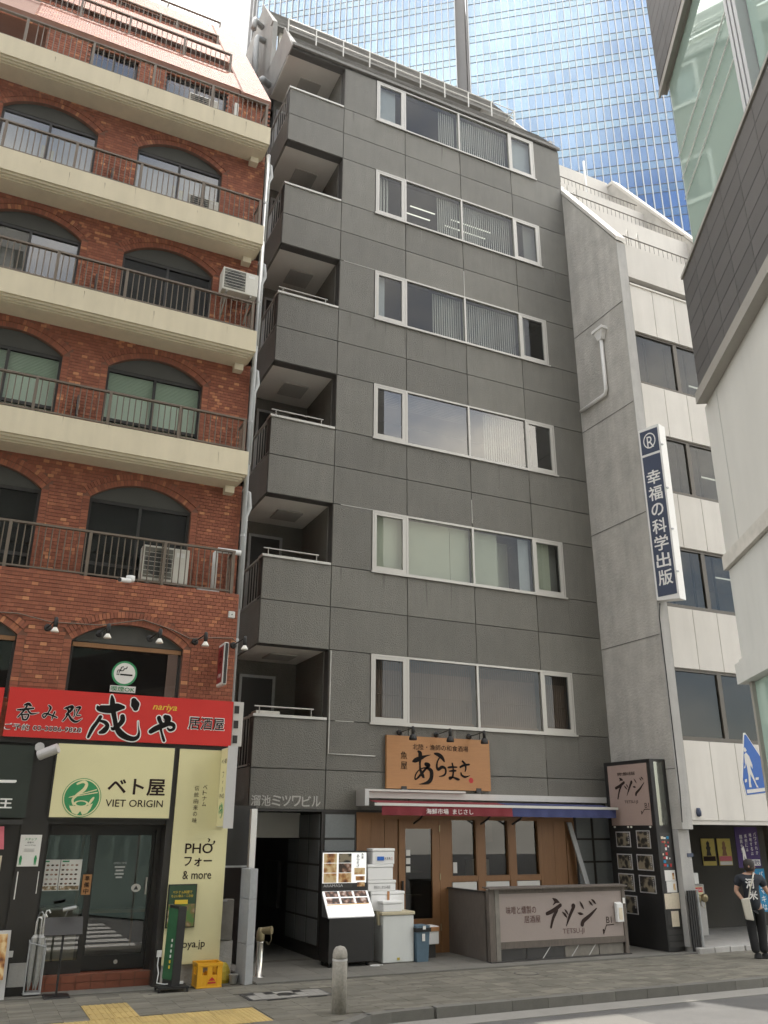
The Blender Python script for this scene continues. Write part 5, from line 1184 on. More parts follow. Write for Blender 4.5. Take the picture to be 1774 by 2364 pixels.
t = thing('wooden_plaque', 'small hanging wooden plaque with black characters on the entrance glass', 'plaque', (1.93, 14.7, 1.4)); p_ = B('plaque', 'wood_sign', t, 1.865, 1.995, 14.71, 14.72, 1.27, 1.555); vtext('準備中', FY(14.71), 1.93, 1.54, .08, .09, 'ink', p_, bold=.02); MB().tube([(1.9, 14.715, 1.55), (1.93, 14.72, 1.62), (1.96, 14.715, 1.55)], .004, 5).build('cord', 'ink', t)
t = thing('door_sticker', 'white triangle sticker on the glass entrance door', 'sticker', (2.7, 14.82, 1.3)); disc(FY(14.825), 2.70, 1.345, .075, 'paper', t, 'disc', .003, 20, ry=.06); MB().prism([(2.665, 1.32), (2.735, 1.32), (2.70, 1.38)], FY(14.825), .003, .005).build('triangle', 'frame_dark', t)
for i, w_ in enumerate((.16, .12, .14, .1)): rect(FY(14.828), 2.42-w_/2, 2.42+w_/2, 1.64-.05*i, 1.665-.05*i, 'sign_grey', t, 'opening_hours')
text('OPEN TIME', FY(14.828), 2.42, 1.71, .2, .03, 'sign_grey', t, 'opening_hours')
# smoking sign in the dark window
t = thing('smoking_sign', 'round green and white smoking sign on the dark brick building window', 'sign', (2.1, 14.5, 4.4))
F5 = FY(14.515); S_ = 14.515/14.4
disc(F5, 2.11, 4.625, .205, 'viet_green', t, 'rim', .003, 40); disc(F5, 2.11, 4.625, .172, 'paper', t, 'field', .006, 40)
rect(F5, 2.04, 2.24, 4.59, 4.615, 'ink', t, 'cigarette', .009); rect(F5, 1.985, 2.0, 4.59, 4.615, 'ink', t, 'cigarette_tip', .009); rect(F5, 2.01, 2.025, 4.59, 4.615, 'ink', t, 'cigarette_tip', .009)
for q in ([(1.99, 4.63, .006), (2.0, 4.67, .007), (2.04, 4.68, .008), (2.05, 4.72, .008), (2.08, 4.73, .008)], [(2.02, 4.63, .006), (2.03, 4.66, .007), (2.08, 4.67, .008), (2.10, 4.70, .008), (2.13, 4.705, .008), (2.14, 4.735, .007)]): brush([q], F5, 'ink', t, 'smoke', d=.009)
p_ = rect(F5, 1.905, 2.315, 4.315, 4.42, 'paper', t, 'caption', .003); text('喫煙OK', F5, 2.11, 4.368, .38, .08, 'viet_green', p_, bold=.02, d=.006)
# wall lamps on the brick wall
for i, (x, lab) in enumerate(((.819, 'black arm lamp with white bulb furthest left on the brick wall'), (1.62, 'black arm lamp left over the dark arched window'), (2.445, 'black arm lamp right over the dark arched window'), (3.206, 'black arm lamp above the small red box sign'), (3.885, 'black arm lamp at the right corner of the brick wall'))):
    t, q = arm_lamp(x, 5.24-.02*(i in (1, 2)), .085, 14.4, None, lab, 'arm lamps on the brick wall')
    MB().lathe((q[0], q[1], q[2]-.205), [(.06, 0), (.062, .012), (.04, .05), (.022, .08)], 14).build('bulb', 'bulb', t, smooth=True)
t = thing('lamp_cable', 'thin dark cable sagging along the lamps on the brick wall', 'cable', (2, 14.38, 5.3)); MB().tube([(-1.2, 14.375, 5.35), (.35, 14.375, 5.42), (.85, 14.375, 5.33), (1.62, 14.375, 5.36), (2.3, 14.375, 5.52), (2.8, 14.375, 5.40), (3.1, 14.375, 5.28), (3.5, 14.375, 5.33), (3.85, 14.375, 5.36), (3.95, 14.375, 5.28)], .009, 5).build('wire', 'rail_brown', t)
t = thing('junction_box', 'small cream junction box near the right corner of the brick wall', 'box', (3.8, 14.4, 5.77)); MB().box(3.745, 3.86, 14.33, 14.385, 5.71, 5.83).build('box', 'alu_white', t, bevel=.012); MB().lathe((3.805, 14.325, 5.77), [(.0, 0), (.012, .002), (.012, .006)], 8, axis='y').build('knob', 'frame_dark', t)
t = thing('security_camera', 'white security camera on the brick parapet', 'camera', (1.95, 14.35, 6.2)); MB().lathe((2.0, 14.3, 6.13), [(.06, 0), (.075, .03), (.075, .1)], 14).build('mount', 'plastic_white', t, smooth=True)
MB().tube([(1.98, 14.2, 6.12), (1.80, 14.05, 6.08)], .038, 10).build('barrel', 'plastic_white', t); MB().tube([(1.80, 14.05, 6.08), (1.785, 14.037, 6.076)], .034, 10).build('lens', 'black', t)
t = thing('spotlight', 'grey tubular spotlight above the corner of the cream signboard', 'lamp', (1.05, 14.3, 3.35)); MB().lathe((.95, 14.3, 3.38), [(.07, 0), (.07, .05)], 12, axis='y').build('base', 'sign_grey', t); MB().tube([(.95, 14.25, 3.25), (1.2, 14.12, 3.36)], .075, 14).build('tube', 'sign_grey', t)
# air conditioners
def ac(lab, x0, x1, y0, y1, z0, z1, feet=True):
    t = thing('air_conditioner', lab, 'air conditioner', ((x0+x1)/2, y0, z0)); w = x1-x0; h = z1-z0
    MB().box(x0, x1, y0, y1, z0, z1).build('body', 'ac_white', t, bevel=.012)
    B('grille', 'ac_grille', t, x0+.04*w, x0+.64*w, y0-.006, y0-.001, z0+.08*h, z1-.06*h)
    MB().lathe((x0+.34*w, y0-.012, z0+.5*h), [(.0, 0), (min(.28*w, .4*h), .001), (min(.28*w, .4*h), .005)], 24, axis='y').build('fan', 'fan_dark', t)
    for i in range(6): B('grille_wire', 'ac_white', t, x0+.04*w, x0+.64*w, y0-.016, y0-.013, z0+.14*h+i*.13*h, z0+.14*h+i*.13*h+.006)
    B('label_plate', 'paper', t, x0+.72*w, x0+.9*w, y0-.004, y0-.001, z1-.25*h, z1-.12*h)
    if feet:
        for x in (x0+.1, x1-.16): B('foot', 'galv', t, x, x+.05, y0, y1, z0-.05, z0-.001)
    return t
ac('large white air conditioner on the brick balcony behind the railing', 2.20, 3.02, 14.58, 14.85, 6.28, 6.92)
t = ac('cream air conditioner bracketed high on the brick wall by the downpipe', 3.16, 3.90, 14.46, 14.78, 12.52, 13.05, False)
for x in (3.25, 3.75): MB().box(x, x+.03, 14.46, 14.95, 12.47, 12.51).hexa([(x, 14.9, 12.1), (x+.03, 14.9, 12.1), (x+.03, 14.94, 12.1), (x, 14.94, 12.1), (x, 14.5, 12.46), (x+.03, 14.5, 12.46), (x+.03, 14.54, 12.46), (x, 14.54, 12.46)]).build('bracket', 'rusty', t)
ac('air conditioner behind the railing of the third balcony from the top', 2.35, 2.98, 14.66, 14.88, 14.36, 14.76)
ac('air conditioner behind the railing of the topmost cream balcony', 2.12, 2.78, 14.66, 14.88, 17.08, 17.48)
t = thing('duct', 'white plastic pipe duct at the end of the brick balcony', 'duct', (3.5, 14.7, 6.2)); MB().tube([(3.52, 14.72, 6.2), (3.52, 14.72, 6.98), (3.56, 14.70, 7.04), (3.98, 14.66, 7.03)], .05, 10).build('pipe', 'plastic_white', t, smooth=True); B('tray', 'plastic_white', t, 3.2, 3.6, 14.55, 14.7, 6.2, 6.24)
# downpipe between the buildings
t = thing('downpipe', 'grey downpipe with bends between the brick and the grey building', 'downpipe', (4.05, 14.75, 4))
pp = []
for k in range(4, 0, -1):
    z = FT[k]-.62
    pp += [(3.98, 14.85, z), (4.10, 14.83, z-.05), (4.13, 14.82, z-.35), (4.06, 14.80, z-.55), (4.05, 14.8, FT[k-1]-.1 if k > 1 else 6.0)]
for k in range(4): MB().tube(pp[5*k:5*k+5], .048, 10).build('bend', 'pipe_grey', t, smooth=True)
MB().tube([(4.03, 14.8, 16.6), (4.03, 14.8, 3.4)], .046, 10).build('pipe', 'pipe_grey', t, smooth=True)
for z in (5.4, 7.4, 9.8, 12.6, 15.2): MB().tube([(4.03, 14.8, z), (4.03, 14.8, z+.05)], .058, 10).build('clip', 'galv', t)
B('meter_box', 'alu_white', t, 4.02, 4.2, 14.6, 14.8, 3.55, 4.3)
for z in (3.6, 3.85, 4.1): B('meter_window', 'frame_dark', t, 4.04, 4.12, 14.592, 14.599, z, z+.13)
# ---------------------------------------------------------------- things on the left pavement
t = thing('pole_stand', 'black board on a pole with flat base before the glass entrance', 'stand', (1.62, 14.1, 0))
MB().hexa([(1.45, 13.98, 0), (1.80, 13.98, 0), (1.80, 14.34, 0), (1.45, 14.34, 0), (1.46, 13.99, .02), (1.79, 13.99, .02), (1.79, 14.33, .02), (1.46, 14.33, .02)]).build('base', 'black', t)
MB().tube([(1.62, 14.14, .02), (1.62, 14.14, .95)], .016, 8).build('pole', 'black', t)
MB().hexa([(1.345, 13.99, .80), (1.86, 13.99, .80), (1.86, 14.01, .79), (1.345, 14.01, .79), (1.345, 14.13, 1.02), (1.86, 14.13, 1.02), (1.86, 14.15, 1.01), (1.345, 14.15, 1.01)]).build('board', 'frame_dark', t)
MB().tube([(1.6, 14.14, 1.0), (1.64, 14.1, 1.12)], .006, 5).tube([(1.56, 14.05, 1.12), (1.74, 14.05, 1.15)], .025, 8).build('lamp', 'galv', t)
t = thing('umbrella_stand', 'tall open metal umbrella rack beside the black board stand', 'umbrella stand', (1.32, 14.45, 0))
b = MB()
c0 = [(1.2, 14.32, .03), (1.42, 14.32, .03), (1.42, 14.56, .03), (1.2, 14.56, .03)]; c1 = [(1.2, 14.32, .68), (1.42, 14.32, .62), (1.42, 14.56, .68), (1.2, 14.56, .74)]
for i in range(4): b.tube([c0[i], c1[i]], .011, 6).tube([c0[i], c0[(i+1) % 4]], .011, 6).tube([c1[i], c1[(i+1) % 4]], .011, 6)
b.build('frame', 'galv', t); B('tray', 'galv', t, 1.21, 1.41, 14.33, 14.55, .02, .045)
for i, (x, y, hm) in enumerate(((1.26, 14.40, 'ink_white'), (1.33, 14.45, 'ink_white'), (1.28, 14.5, 'galv'), (1.36, 14.38, 'ink_white'))):
    t = thing('umbrella', ['clear vinyl umbrella with white handle at the front of the rack', 'clear vinyl umbrella in the middle of the metal rack', 'clear vinyl umbrella with grey handle at the back of the rack', 'clear vinyl umbrella with hooked handle at the right of the rack'][i], 'umbrella', (x, y, .05), 'umbrellas in the metal rack')
    hz = .95+.03*i
    MB().lathe((x, y, .06), [(.004, 0), (.03, .12), (.04, .5), (.045, .68), (.012, .72)], 9).build('canopy', 'clear_vinyl', t)
    MB().tube([(x, y, .75), (x, y, hz), (x+.015, y-.01, hz+.05), (x+.045, y-.03, hz+.06), (x+.065, y-.04, hz+.02)], .011, 7).build('handle', hm, t, smooth=True)
mat('light_green', (.03, .12, .05), .5, var=.2, vs=9)
t = thing('light_sign', 'tall dark sign post with green menu face on a castered base', 'standing sign', (3.2, 13.98, 0))
MB().hexa([(2.99, 13.86, .05), (3.42, 13.82, .05), (3.42, 14.14, .05), (2.97, 14.16, .05), (2.99, 13.86, .07), (3.42, 13.82, .07), (3.42, 14.14, .07), (2.97, 14.16, .07)]).build('base', 'black', t)
FG = lambda u, v, d: (3.09+.092*u-d*.9, 14.14-.25*u-.35*d, v)
MB().hexa([(3.09, 14.14, .07), (3.175, 13.90, .07), (3.30, 13.92, .07), (3.2, 14.16, .07), (3.11, 14.14, 1.14), (3.195, 13.90, 1.12), (3.32, 13.92, 1.12), (3.22, 14.16, 1.14)]).build('body', 'black', t)
gface = MB().hexa([(3.082, 14.135, .15), (3.166, 13.905, .15), (3.17, 13.905, .15), (3.086, 14.135, .15), (3.102, 14.135, 1.10), (3.186, 13.905, 1.09), (3.19, 13.905, 1.09), (3.106, 14.135, 1.10)]).build('face', 'light_green', t)
for i in range(6): MB().box(3.12+i*.003, 3.14+i*.003, 13.94, 13.95, .3+i*.07, .34+i*.07).build('print', 'ink_yellow' if i < 2 else 'paper', gface)
for x, y in ((3.0, 13.88), (3.40, 13.84), (3.0, 14.14), (3.40, 14.12)): MB().lathe((x-.012, y, .028), [(.028, 0), (.028, .024)], 10, axis='x').build('caster', 'rubber', t)
t = thing('power_lead', 'white power lead hanging from the outlet beside the light sign', 'cable', (3.05, 14.3, .3)); MB().tube([(3.05, 14.34, .42), (3.04, 14.33, .3), (3.06, 14.3, .2), (3.03, 14.22, .08), (3.1, 14.0, .09), (3.3, 13.97, .1)], .009, 6).build('lead', 'plastic_white', t); B('outlet', 'plastic_white', t, 3.02, 3.09, 14.33, 14.36, .41, .5); MB().box(3.29, 3.36, 13.95, 14.0, .09, .12).build('plug', 'plastic_white', t)
# beer crate
t = thing('bottle_crate', 'yellow plastic bottle crate standing below the cream panel', 'crate', (3.76, 14.15, 0))
x0, x1, y0, y1, h = 3.58, 3.95, 14.01, 14.33, .33
b = MB()
for (a0, a1, c0, c1) in ((x0, x1, y0, y0+.012), (x0, x1, y1-.012, y1), (x0, x0+.012, y0+.012, y1-.012), (x1-.012, x1, y0+.012, y1-.012)):
    b.box(a0, a1, c0, c1, .0, .17).box(a0, a1, c0, c1, .275, h)
for x in (x0, x1-.07):
    for y in (y0, y1-.07): b.box(x-.004, x+.074, y-.004, y+.074, .01, .29)
b.box(x0-.01, x1+.01, y0-.01, y0+.0, .29, h+.005).box(x0-.01, x1+.01, y1, y1+.01, .29, h+.005).box(x0-.01, x0, y0, y1, .29, h+.005).box(x1, x1+.01, y0, y1, .29, h+.005)
b.box(x0-.008, x1+.008, y0-.008, y1+.008, 0, .02).box((x0+x1)/2-.04, (x0+x1)/2+.04, y0-.003, y0+.01, .02, .29)
cr_ = b.build('shell', 'crate_yellow', t, bevel=.004)
for i in range(3): B('divider', 'crate_yellow', t, x0+.09*(i+1), x0+.09*(i+1)+.005, y0+.02, y1-.02, .02, .2)
MB().prism([(3.74, .06), (3.86, .06), (3.86, .08), (3.74, .08)], FY(y0-.004), .006, .008).build('emblem', 'ink_red', cr_)
MB().prism([(3.75, .09), (3.77, .12), (3.80, .145), (3.83, .12), (3.85, .09), (3.82, .10), (3.80, .095), (3.78, .10)], FY(y0-.004), .006, .008).build('emblem', 'ink_red', cr_)
t = thing('yellow_bag', 'crumpled yellow plastic bag behind the bottle crate', 'bag', (4.05, 14.4, 0)); MB().lathe((4.06, 14.38, .0), [(.10, 0), (.13, .06), (.12, .17), (.09, .24), (.05, .28)], 9).build('bag', 'tarp', t)
t = thing('bucket', 'small grey pot on the ground beside the block pillar', 'bucket', (4.2, 14.3, 0)); MB().lathe((4.2, 14.24, 0), [(.05, 0), (.07, .1), (.075, .13), (.065, .13)], 12).build('pot', 'galv', t)
t = thing('utility_cover', 'weathered grey box door in the gap behind the cream panel', 'utility box', (4.15, 14.75, .5)); MB().box(4.0, 4.28, 14.72, 14.86, .55, 1.15).build('door', 'grime', t, bevel=.01); B('hinge_bar', 'galv', t, 4.04, 4.16, 14.71, 14.719, 1.12, 1.14); B('base', 'concrete_dirty', t, 3.98, 4.3, 14.74, 14.9, 0, .54)
t = thing('block_pillar', 'grey concrete block pillar between the cream panel and the passage', 'pillar', (4.4, 14.2, 0))
for i, (z0, z1) in enumerate(((0, .55), (.553, 1.19), (1.193, 1.63))): MB().hexa([(4.31, 14.0, z0), (4.46, 14.09, z0), (4.44, 14.42, z0), (4.28, 14.42, z0), (4.31, 14.0, z1), (4.46, 14.09, z1), (4.44, 14.42, z1), (4.28, 14.42, z1)]).build('block', 'blockwork', t, bevel=.006)
t = thing('white_post', 'pale steel post standing behind the block pillar', 'post', (4.4, 14.6, 0)); MB().box(4.46, 4.56, 14.62, 14.72, 0, 2.545).build('post', 'white_paint', t)
t = thing('glass_screen', 'dark glazed screen in the gap behind the cream panel', 'screen', (4.3, 14.9, 1.6)); MB().box(4.12, 4.14, 14.9, 14.93, 1.65, 2.5).box(4.12, 4.62, 14.9, 14.93, 1.62, 1.65).build('frame', 'galv', t); B('pane', 'frame_dark', t, 4.14, 4.62, 14.91, 14.92, 1.65, 2.6)
t = thing('standpipe', 'short chrome standpipe with brass valve and chain before the passage', 'standpipe', (4.75, 14.65, 0))
MB().lathe((4.735, 14.65, 0), [(.1, 0), (.1, .015), (.055, .02), (.055, .5), (.06, .52)], 16).build('pipe', 'chrome', t, smooth=True)
MB().lathe((4.735, 14.65, .52), [(.06, 0), (.07, .05), (.065, .14), (.04, .2)], 14).build('valve', 'brass', t, smooth=True); MB().tube([(4.735, 14.65, .67), (4.88, 14.52, .69)], [.05, .06], 12).build('nozzle', 'brass', t)
MB().tube([(4.86, 14.5, .66), (4.87, 14.5, .55), (4.84, 14.53, .48), (4.8, 14.56, .52)], .005, 5).build('chain', 'brass', t)
t = thing('bollard', 'weathered steel bollard with domed top at the kerb', 'bollard', (4.83, 11.52, 0))
MB().lathe((4.83, 11.52, -.01), [(.098, 0), (.098, .62), (.09, .63)], 20).build('post', 'bollard_steel', t, smooth=True); MB().lathe((4.83, 11.52, .63), [(.096, 0), (.098, .02), (.098, .05), (.086, .1), (.06, .135), (.0, .152)], 20).build('cap', 'bollard_steel', t, smooth=True); MB().lathe((4.83, 11.52, .605), [(.1, 0), (.1, .022)], 20).build('band', 'sign_grey', t)
# ---------------------------------------------------------------- fish restaurant frontage
t = thing('menu_stand', 'black cabinet menu stand with lit photo boards before the stone pier', 'menu stand', (6.5, 15.2, 0))
MB().box(6.07, 6.93, 15.0, 15.45, .08, .78).build('cabinet', 'black', t, bevel=.01)
MB().hexa([(6.06, 15.32, .78), (6.94, 15.32, .78), (6.94, 15.47, .78), (6.06, 15.47, .78), (6.03, 15.37, 1.86), (6.95, 15.37, 1.86), (6.95, 15.47, 1.86), (6.03, 15.47, 1.86)]).build('back_case', 'black', t)
for x in (6.12, 6.84):
    for y in (15.08, 15.4): MB().lathe((x-.015, y, .04), [(.04, 0), (.04, .03)], 10, axis='x').build('caster', 'rubber', t)
F6 = FY(15.345)
p_ = B('upper_board', 'paper_lit', t, 6.06, 6.92, 15.345, 15.362, 1.24, 1.83)
for i in range(3):
    for j in range(2):
        rect(F6, 6.08+j*.29, 6.08+j*.29+.25, 1.66-i*.165, 1.815-i*.165, ['photo_warm', 'photo_dark', 'photo_warm', 'photo_dish', 'photo_warm', 'photo_warm'][i*2+j], p_, 'photo')
    rect(F6, 6.68+i*.03, 6.89, [1.46, 1.36, 1.26][i], [1.57, 1.43, 1.33][i], 'photo_warm', p_, 'photo')
rect(F6, 6.06, 6.645, 1.245, 1.315, 'frame_dark', p_, 'caption'); text('ARAMASA', FY(15.342), 6.27, 1.28, .38, .045, 'sign_grey', p_)
vtext('あらまさ', F6, 6.75, 1.80, .055, .055, 'ink', p_, bold=.02); vtext('魚屋', F6, 6.84, 1.82, .045, .05, 'ink', p_, bold=.01)
lowp = lambda u, v, d: (u, 15.34-(1.2-v)*.85-d*.75, v+d*.6)
p_ = MB().prism([(6.06, .80), (6.94, .80), (6.94, 1.19), (6.06, 1.19)], lowp, -.03, 0).build('lower_board', 'paper_lit', t)
for i in range(2):
    for j in range(3): MB().prism([(6.10+j*.28, 1.10-i*.105), (6.34+j*.28, 1.10-i*.105), (6.34+j*.28, 1.185-i*.105), (6.10+j*.28, 1.185-i*.105)], lowp, .001, .004).build('photo', 'photo_dish', p_)
MB().prism([(6.08, .975), (6.9, .985), (6.9, .995), (6.08, .985)], lowp, .001, .003).build('orange_rule', 'crate_yellow', p_)
for i in range(22): MB().prism([(6.14+i*.034, .84+random.random()*.03), (6.146+i*.034, .84), (6.146+i*.034, .965), (6.14+i*.034, .965)], lowp, .001, .003).build('price_line', 'sign_grey', p_)
# freezer and foam boxes
t = thing('chest_freezer', 'white chest freezer with yellowed lid carrying foam boxes', 'freezer', (7.45, 15.35, 0))
MB().box(7.15, 7.77, 15.1, 15.6, .02, .78).build('body', 'freezer_white', t, bevel=.015); MB().box(7.12, 7.79, 15.08, 15.62, .785, .84).build('lid', 'freezer_lid', t, bevel=.012); MB().hexa([(7.10, 15.2, .62), (7.145, 15.2, .62), (7.145, 15.26, .62), (7.10, 15.26, .62), (7.08, 15.2, .84), (7.118, 15.2, .84), (7.118, 15.26, .84), (7.08, 15.26, .84)]).build('latch', 'freezer_lid', t)
B('badge', 'tarp', t, 7.43, 7.48, 15.09, 15.099, .06, .1)
def foam(lab, x0, x1, y0, y1, z0, z1, rz=0):
    cx, cy = (x0+x1)/2, (y0+y1)/2
    t = thing('foam_box', lab, 'box', (cx, cy, z0), 'foam boxes piled on the freezer')
    MB().box(x0, x1, y0, y1, z0, z1-.055).build('tub', 'foam', t, bevel=.012); MB().box(x0-.008, x1+.008, y0-.008, y1+.008, z1-.052, z1).build('lid', 'foam', t, bevel=.012)
    t.rotation_euler = (0, 0, rz); return t
foam('long white foam box lowest of the pile on the freezer', 7.02, 7.70, 15.34, 15.62, .842, 1.165)
foam('small low white foam box at the front of the freezer lid', 7.15, 7.53, 15.1, 15.325, .842, 1.02)
t = foam('white foam box with black writing, third from the top of the pile', 6.96, 7.52, 15.34, 15.6, 1.168, 1.355); text('明石のしまなみ海苔', FY(15.34), 7.24, 1.235, .33, .055, 'ink', t, d=.012)
foam('plain white foam box second from the top of the pile', 6.95, 7.46, 15.33, 15.6, 1.358, 1.625)
t = foam('topmost white foam box with a blue printed label', 7.04, 7.49, 15.33, 15.58, 1.628, 1.9); rect(FY(15.33), 7.13, 7.27, 1.69, 1.76, 'sign_blue', t, 'label_print', .013); text('氷見魚', FY(15.33), 7.34, 1.725, .13, .05, 'ink', t, d=.013); text('北', FY(15.33), 7.43, 1.725, .03, .06, 'ink_red', t, d=.013)
B('tape', 'wood_sign', bpy.data.objects['foam_box'], 7.34, 7.39, 15.329, 15.331, .85, 1.165)
t = foam('small foam box tucked behind the pile on the freezer', 7.4, 7.56, 15.61, 15.75, 1.168, 1.42)
t = thing('foam_box', 'low white foam box with brown tape behind the blue bin', 'box', (8.2, 15.5, .2)); MB().box(7.95, 8.45, 15.4, 15.7, .24, .50).build('tub', 'foam', t, bevel=.01); MB().box(7.945, 8.455, 15.395, 15.705, .50, .545).build('lid', 'foam', t, bevel=.01); B('tape', 'wood_sign', t, 7.949, 8.451, 15.388, 15.394, .46, .53); B('support', 'frame_dark', t, 8.0, 8.4, 15.45, 15.65, 0, .239)
t = thing('waste_bin', 'worn blue plastic bin beside the chest freezer', 'bin', (7.92, 15.15, 0)); MB().hexa([(7.80, 15.04, 0), (8.03, 15.04, 0), (8.03, 15.3, 0), (7.80, 15.3, 0), (7.775, 15.02, .58), (8.06, 15.02, .58), (8.06, 15.34, .58), (7.775, 15.34, .58)]).build('bucket', 'bin_blue', t, bevel=.01); MB().hexa([(7.765, 15.005, .50), (8.07, 15.005, .50), (8.07, 15.35, .50), (7.765, 15.35, .50), (7.762, 15.0, .565), (8.073, 15.0, .565), (8.073, 15.355, .565), (7.762, 15.355, .565)]).build('liner_rim', 'rubber', t); B('lid', 'bin_blue', t, 7.775, 8.06, 15.02, 15.34, .582, .6); rect(FY(15.02), 7.89, 7.95, .35, .47, 'paper', t, 'sticker', .012); rect(FY(15.0), 7.90, 7.96, .54, .60, 'paper', t, 'sticker', .004)
t = thing('white_hose', 'short loop of white hose on the ground under the menu stand', 'hose', (7.05, 14.95, 0)); MB().tube([(6.95+.12*math.cos(a*.5), 14.93+.06*math.sin(a*.5), .022) for a in range(11)], .008, 5).build('hose', 'plastic_white', t)
# stair enclosure with mauve sign
t = thing('stair_enclosure', 'weathered timber stair enclosure with mauve name board on its front', 'stair enclosure', (10.5, 15, 0))
B('left_side', 'wood_dark', t, 8.98, 9.03, 14.6, 15.95, .02, 1.14); B('side_cap', 'frame_dark', t, 8.96, 9.06, 14.6, 15.97, 1.142, 1.17)
for i, (xa, xb) in enumerate(((8.96, 9.08), (9.09, 9.18), (12.02, 12.1))): B('post', 'wood_dark' if i != 1 else 'grime', t, xa, xb, 14.42, 14.52, .0, 1.2)
for i in range(11):
    xa = 8.95+i*.29
    MB().hexa([(xa, 14.36, 1.205), (xa+.28, 14.36, 1.205), (xa+.28, 14.62, 1.225), (xa, 14.62, 1.225), (xa, 14.36, 1.228), (xa+.28, 14.36, 1.228), (xa+.28, 14.62, 1.248), (xa, 14.62, 1.248)]).build('cap_board', 'wood_dark', t)
B('rail', 'wood_dark', t, 9.18, 12.02, 14.43, 14.5, 1.13, 1.2); B('rail', 'wood_dark', t, 9.18, 12.02, 14.43, 14.5, .22, .33)
p_ = B('name_board', 'mauve', t, 9.185, 12.018, 14.44, 14.47, .332, 1.128)
brush(TET, FY(14.44), 'ink_brown', p_); text('味噌と燻製の', FY(14.44), 9.66, .85, .66, .13, 'ink_mauve', p_, bold=.012) if mat('ink_mauve', (.10, .045, .038), .6) else 0
text('居酒屋', FY(14.44), 9.90, .69, .36, .12, 'ink_mauve', p_, bold=.012); text('TETSU-JI', FY(14.44), 10.82, .45, .5, .11, 'ink_mauve', p_); text('B1', FY(14.44), 11.67, .62, .13, .11, 'ink_brown', p_)
brush([[(11.78, .535, .008), (11.62, .53, .008), (11.60, .525, .008), (11.52, .38, .008)], [(11.52, .38, .008), (11.515, .46, .008), (11.545, .42, .008)]], FY(14.44), 'ink_brown', p_, 'arrow')
for xa, xb in ((9.2, 9.75), (9.77, 10.6), (10.62, 11.4), (11.42, 12.0)): B('lower_pane', 'frame_dark' if xa < 10.6 else 'grime', t, xa, xb, 14.47, 14.49, .03, .21)
B('sill', 'frame_dark', t, 8.95, 12.12, 14.38, 14.54, .012, .03)
for xa in (10.1, 10.75, 11.15): MB().hexa([(xa, 14.46, .03), (xa+.02, 14.46, .03), (xa+.02, 14.468, .03), (xa, 14.468, .03), (xa+.17, 14.46, .21), (xa+.19, 14.46, .21), (xa+.19, 14.468, .21), (xa+.17, 14.468, .21)]).build('brace', 'sign_grey', t)
MB().box(12.04, 12.1, 14.52, 15.9, .03, 1.1).build('right_side', 'wood_dark', t)
t = thing('leaflet_box', 'white leaflet holder fixed to the right end of the mauve board', 'leaflet box', (11.9, 14.4, .6)); MB().hexa([(11.83, 14.36, .58), (11.98, 14.36, .58), (11.98, 14.438, .58), (11.83, 14.438, .58), (11.83, 14.36, .9), (11.98, 14.36, .9), (11.98, 14.438, .93), (11.83, 14.438, .93)]).build('case', 'plastic_white', t, bevel=.006); B('leaflets', 'paper_warm', t, 11.87, 11.95, 14.352, 14.359, .62, .83)
B('latch', 'paper', bpy.data.objects['stair_enclosure'], 12.03, 12.08, 14.405, 14.419, .9, 1.0)
# black sign box on the wing wall
t = thing('black_sign_box', 'tall black sign cabinet with mauve name panel and food photos', 'sign cabinet', (13.1, 15, 0))
MB().box(12.935, 13.362, 14.27, 15.75, .02, 3.66).build('cabinet', 'black', t, bevel=.008)
FK = lambda u, v, d: (12.935-d, u, v)
FKb = lambda u, v, d: (12.935-d, u, v)
p_ = MB().prism([(15.62, 2.34), (14.37, 2.34), (14.37, 3.58), (15.62, 3.58)], FK, 0, .012).build('name_panel', 'mauve_light', t) if mat('mauve_light', (.42, .31, .265), .6, var=.04) else None
brush(TE2, lambda u, v, d: FK(u, v, d+.012), 'ink_brown', p_)
FM = lambda u, v, d: (12.923-d, -u, v)
text('味噌と燻製の居酒屋', FM, -15.02, 3.39, .56, .075, 'ink_brown', p_, bold=.01); text('TETSU-JI', FM, -14.93, 2.805, .42, .075, 'ink_brown', p_, bold=.01); text('B1', FM, -14.46, 2.73, .13, .1, 'ink_brown', p_)
brush([[(-14.39, 2.655, .008), (-14.53, 2.655, .008), (-14.56, 2.64, .008), (-14.64, 2.56, .008)], [(-14.64, 2.56, .007), (-14.645, 2.62, .007), (-14.61, 2.59, .007)]], FM, 'ink_brown', p_, 'arrow')
ph = [((15.53, 15.075), (1.909, 2.217)), ((14.88, 14.47), (1.895, 2.243)), ((15.55, 15.08), (1.47, 1.775)), ((14.93, 14.45), (1.47, 1.777)), ((15.557, 15.076), (1.05, 1.39)), ((14.92, 14.44), (1.047, 1.38)), ((15.407, 15.036), (.62, .972))]
for i, ((ya, yb), (za, zb)) in enumerate(ph):
    f = MB().prism([(ya, za), (yb, za), (yb, zb), (ya, zb)], FK, 0, .010).build('photo_frame', 'sign_grey', t)
    MB().prism([(ya-.025, za+.02), (yb+.02, za+.02), (yb+.02, zb-.02), (ya-.025, zb-.02)], FK, .0105, .013).build('photo', 'photo_dark', f)
    for q in range(6): MB().prism([(yb+.07, zb-.06-q*.035), (yb+.045, zb-.06-q*.035), (yb+.045, zb-.04-q*.035), (yb+.07, zb-.04-q*.035)], FK, .014, .015).build('caption', 'sign_grey', f)
for y in (15.53, 15.1, 15.0, 14.42): MB().lathe((12.90, y, 2.31), [(.0, 0), (.02, .004), (.02, .03)], 8, axis='x').build('spot_led', 'bulb', t)
FFr = FY(14.268)
g_ = rect(FFr, 13.03, 13.26, 2.34, 3.60, 'window_mirror', t, 'side_window', .004)
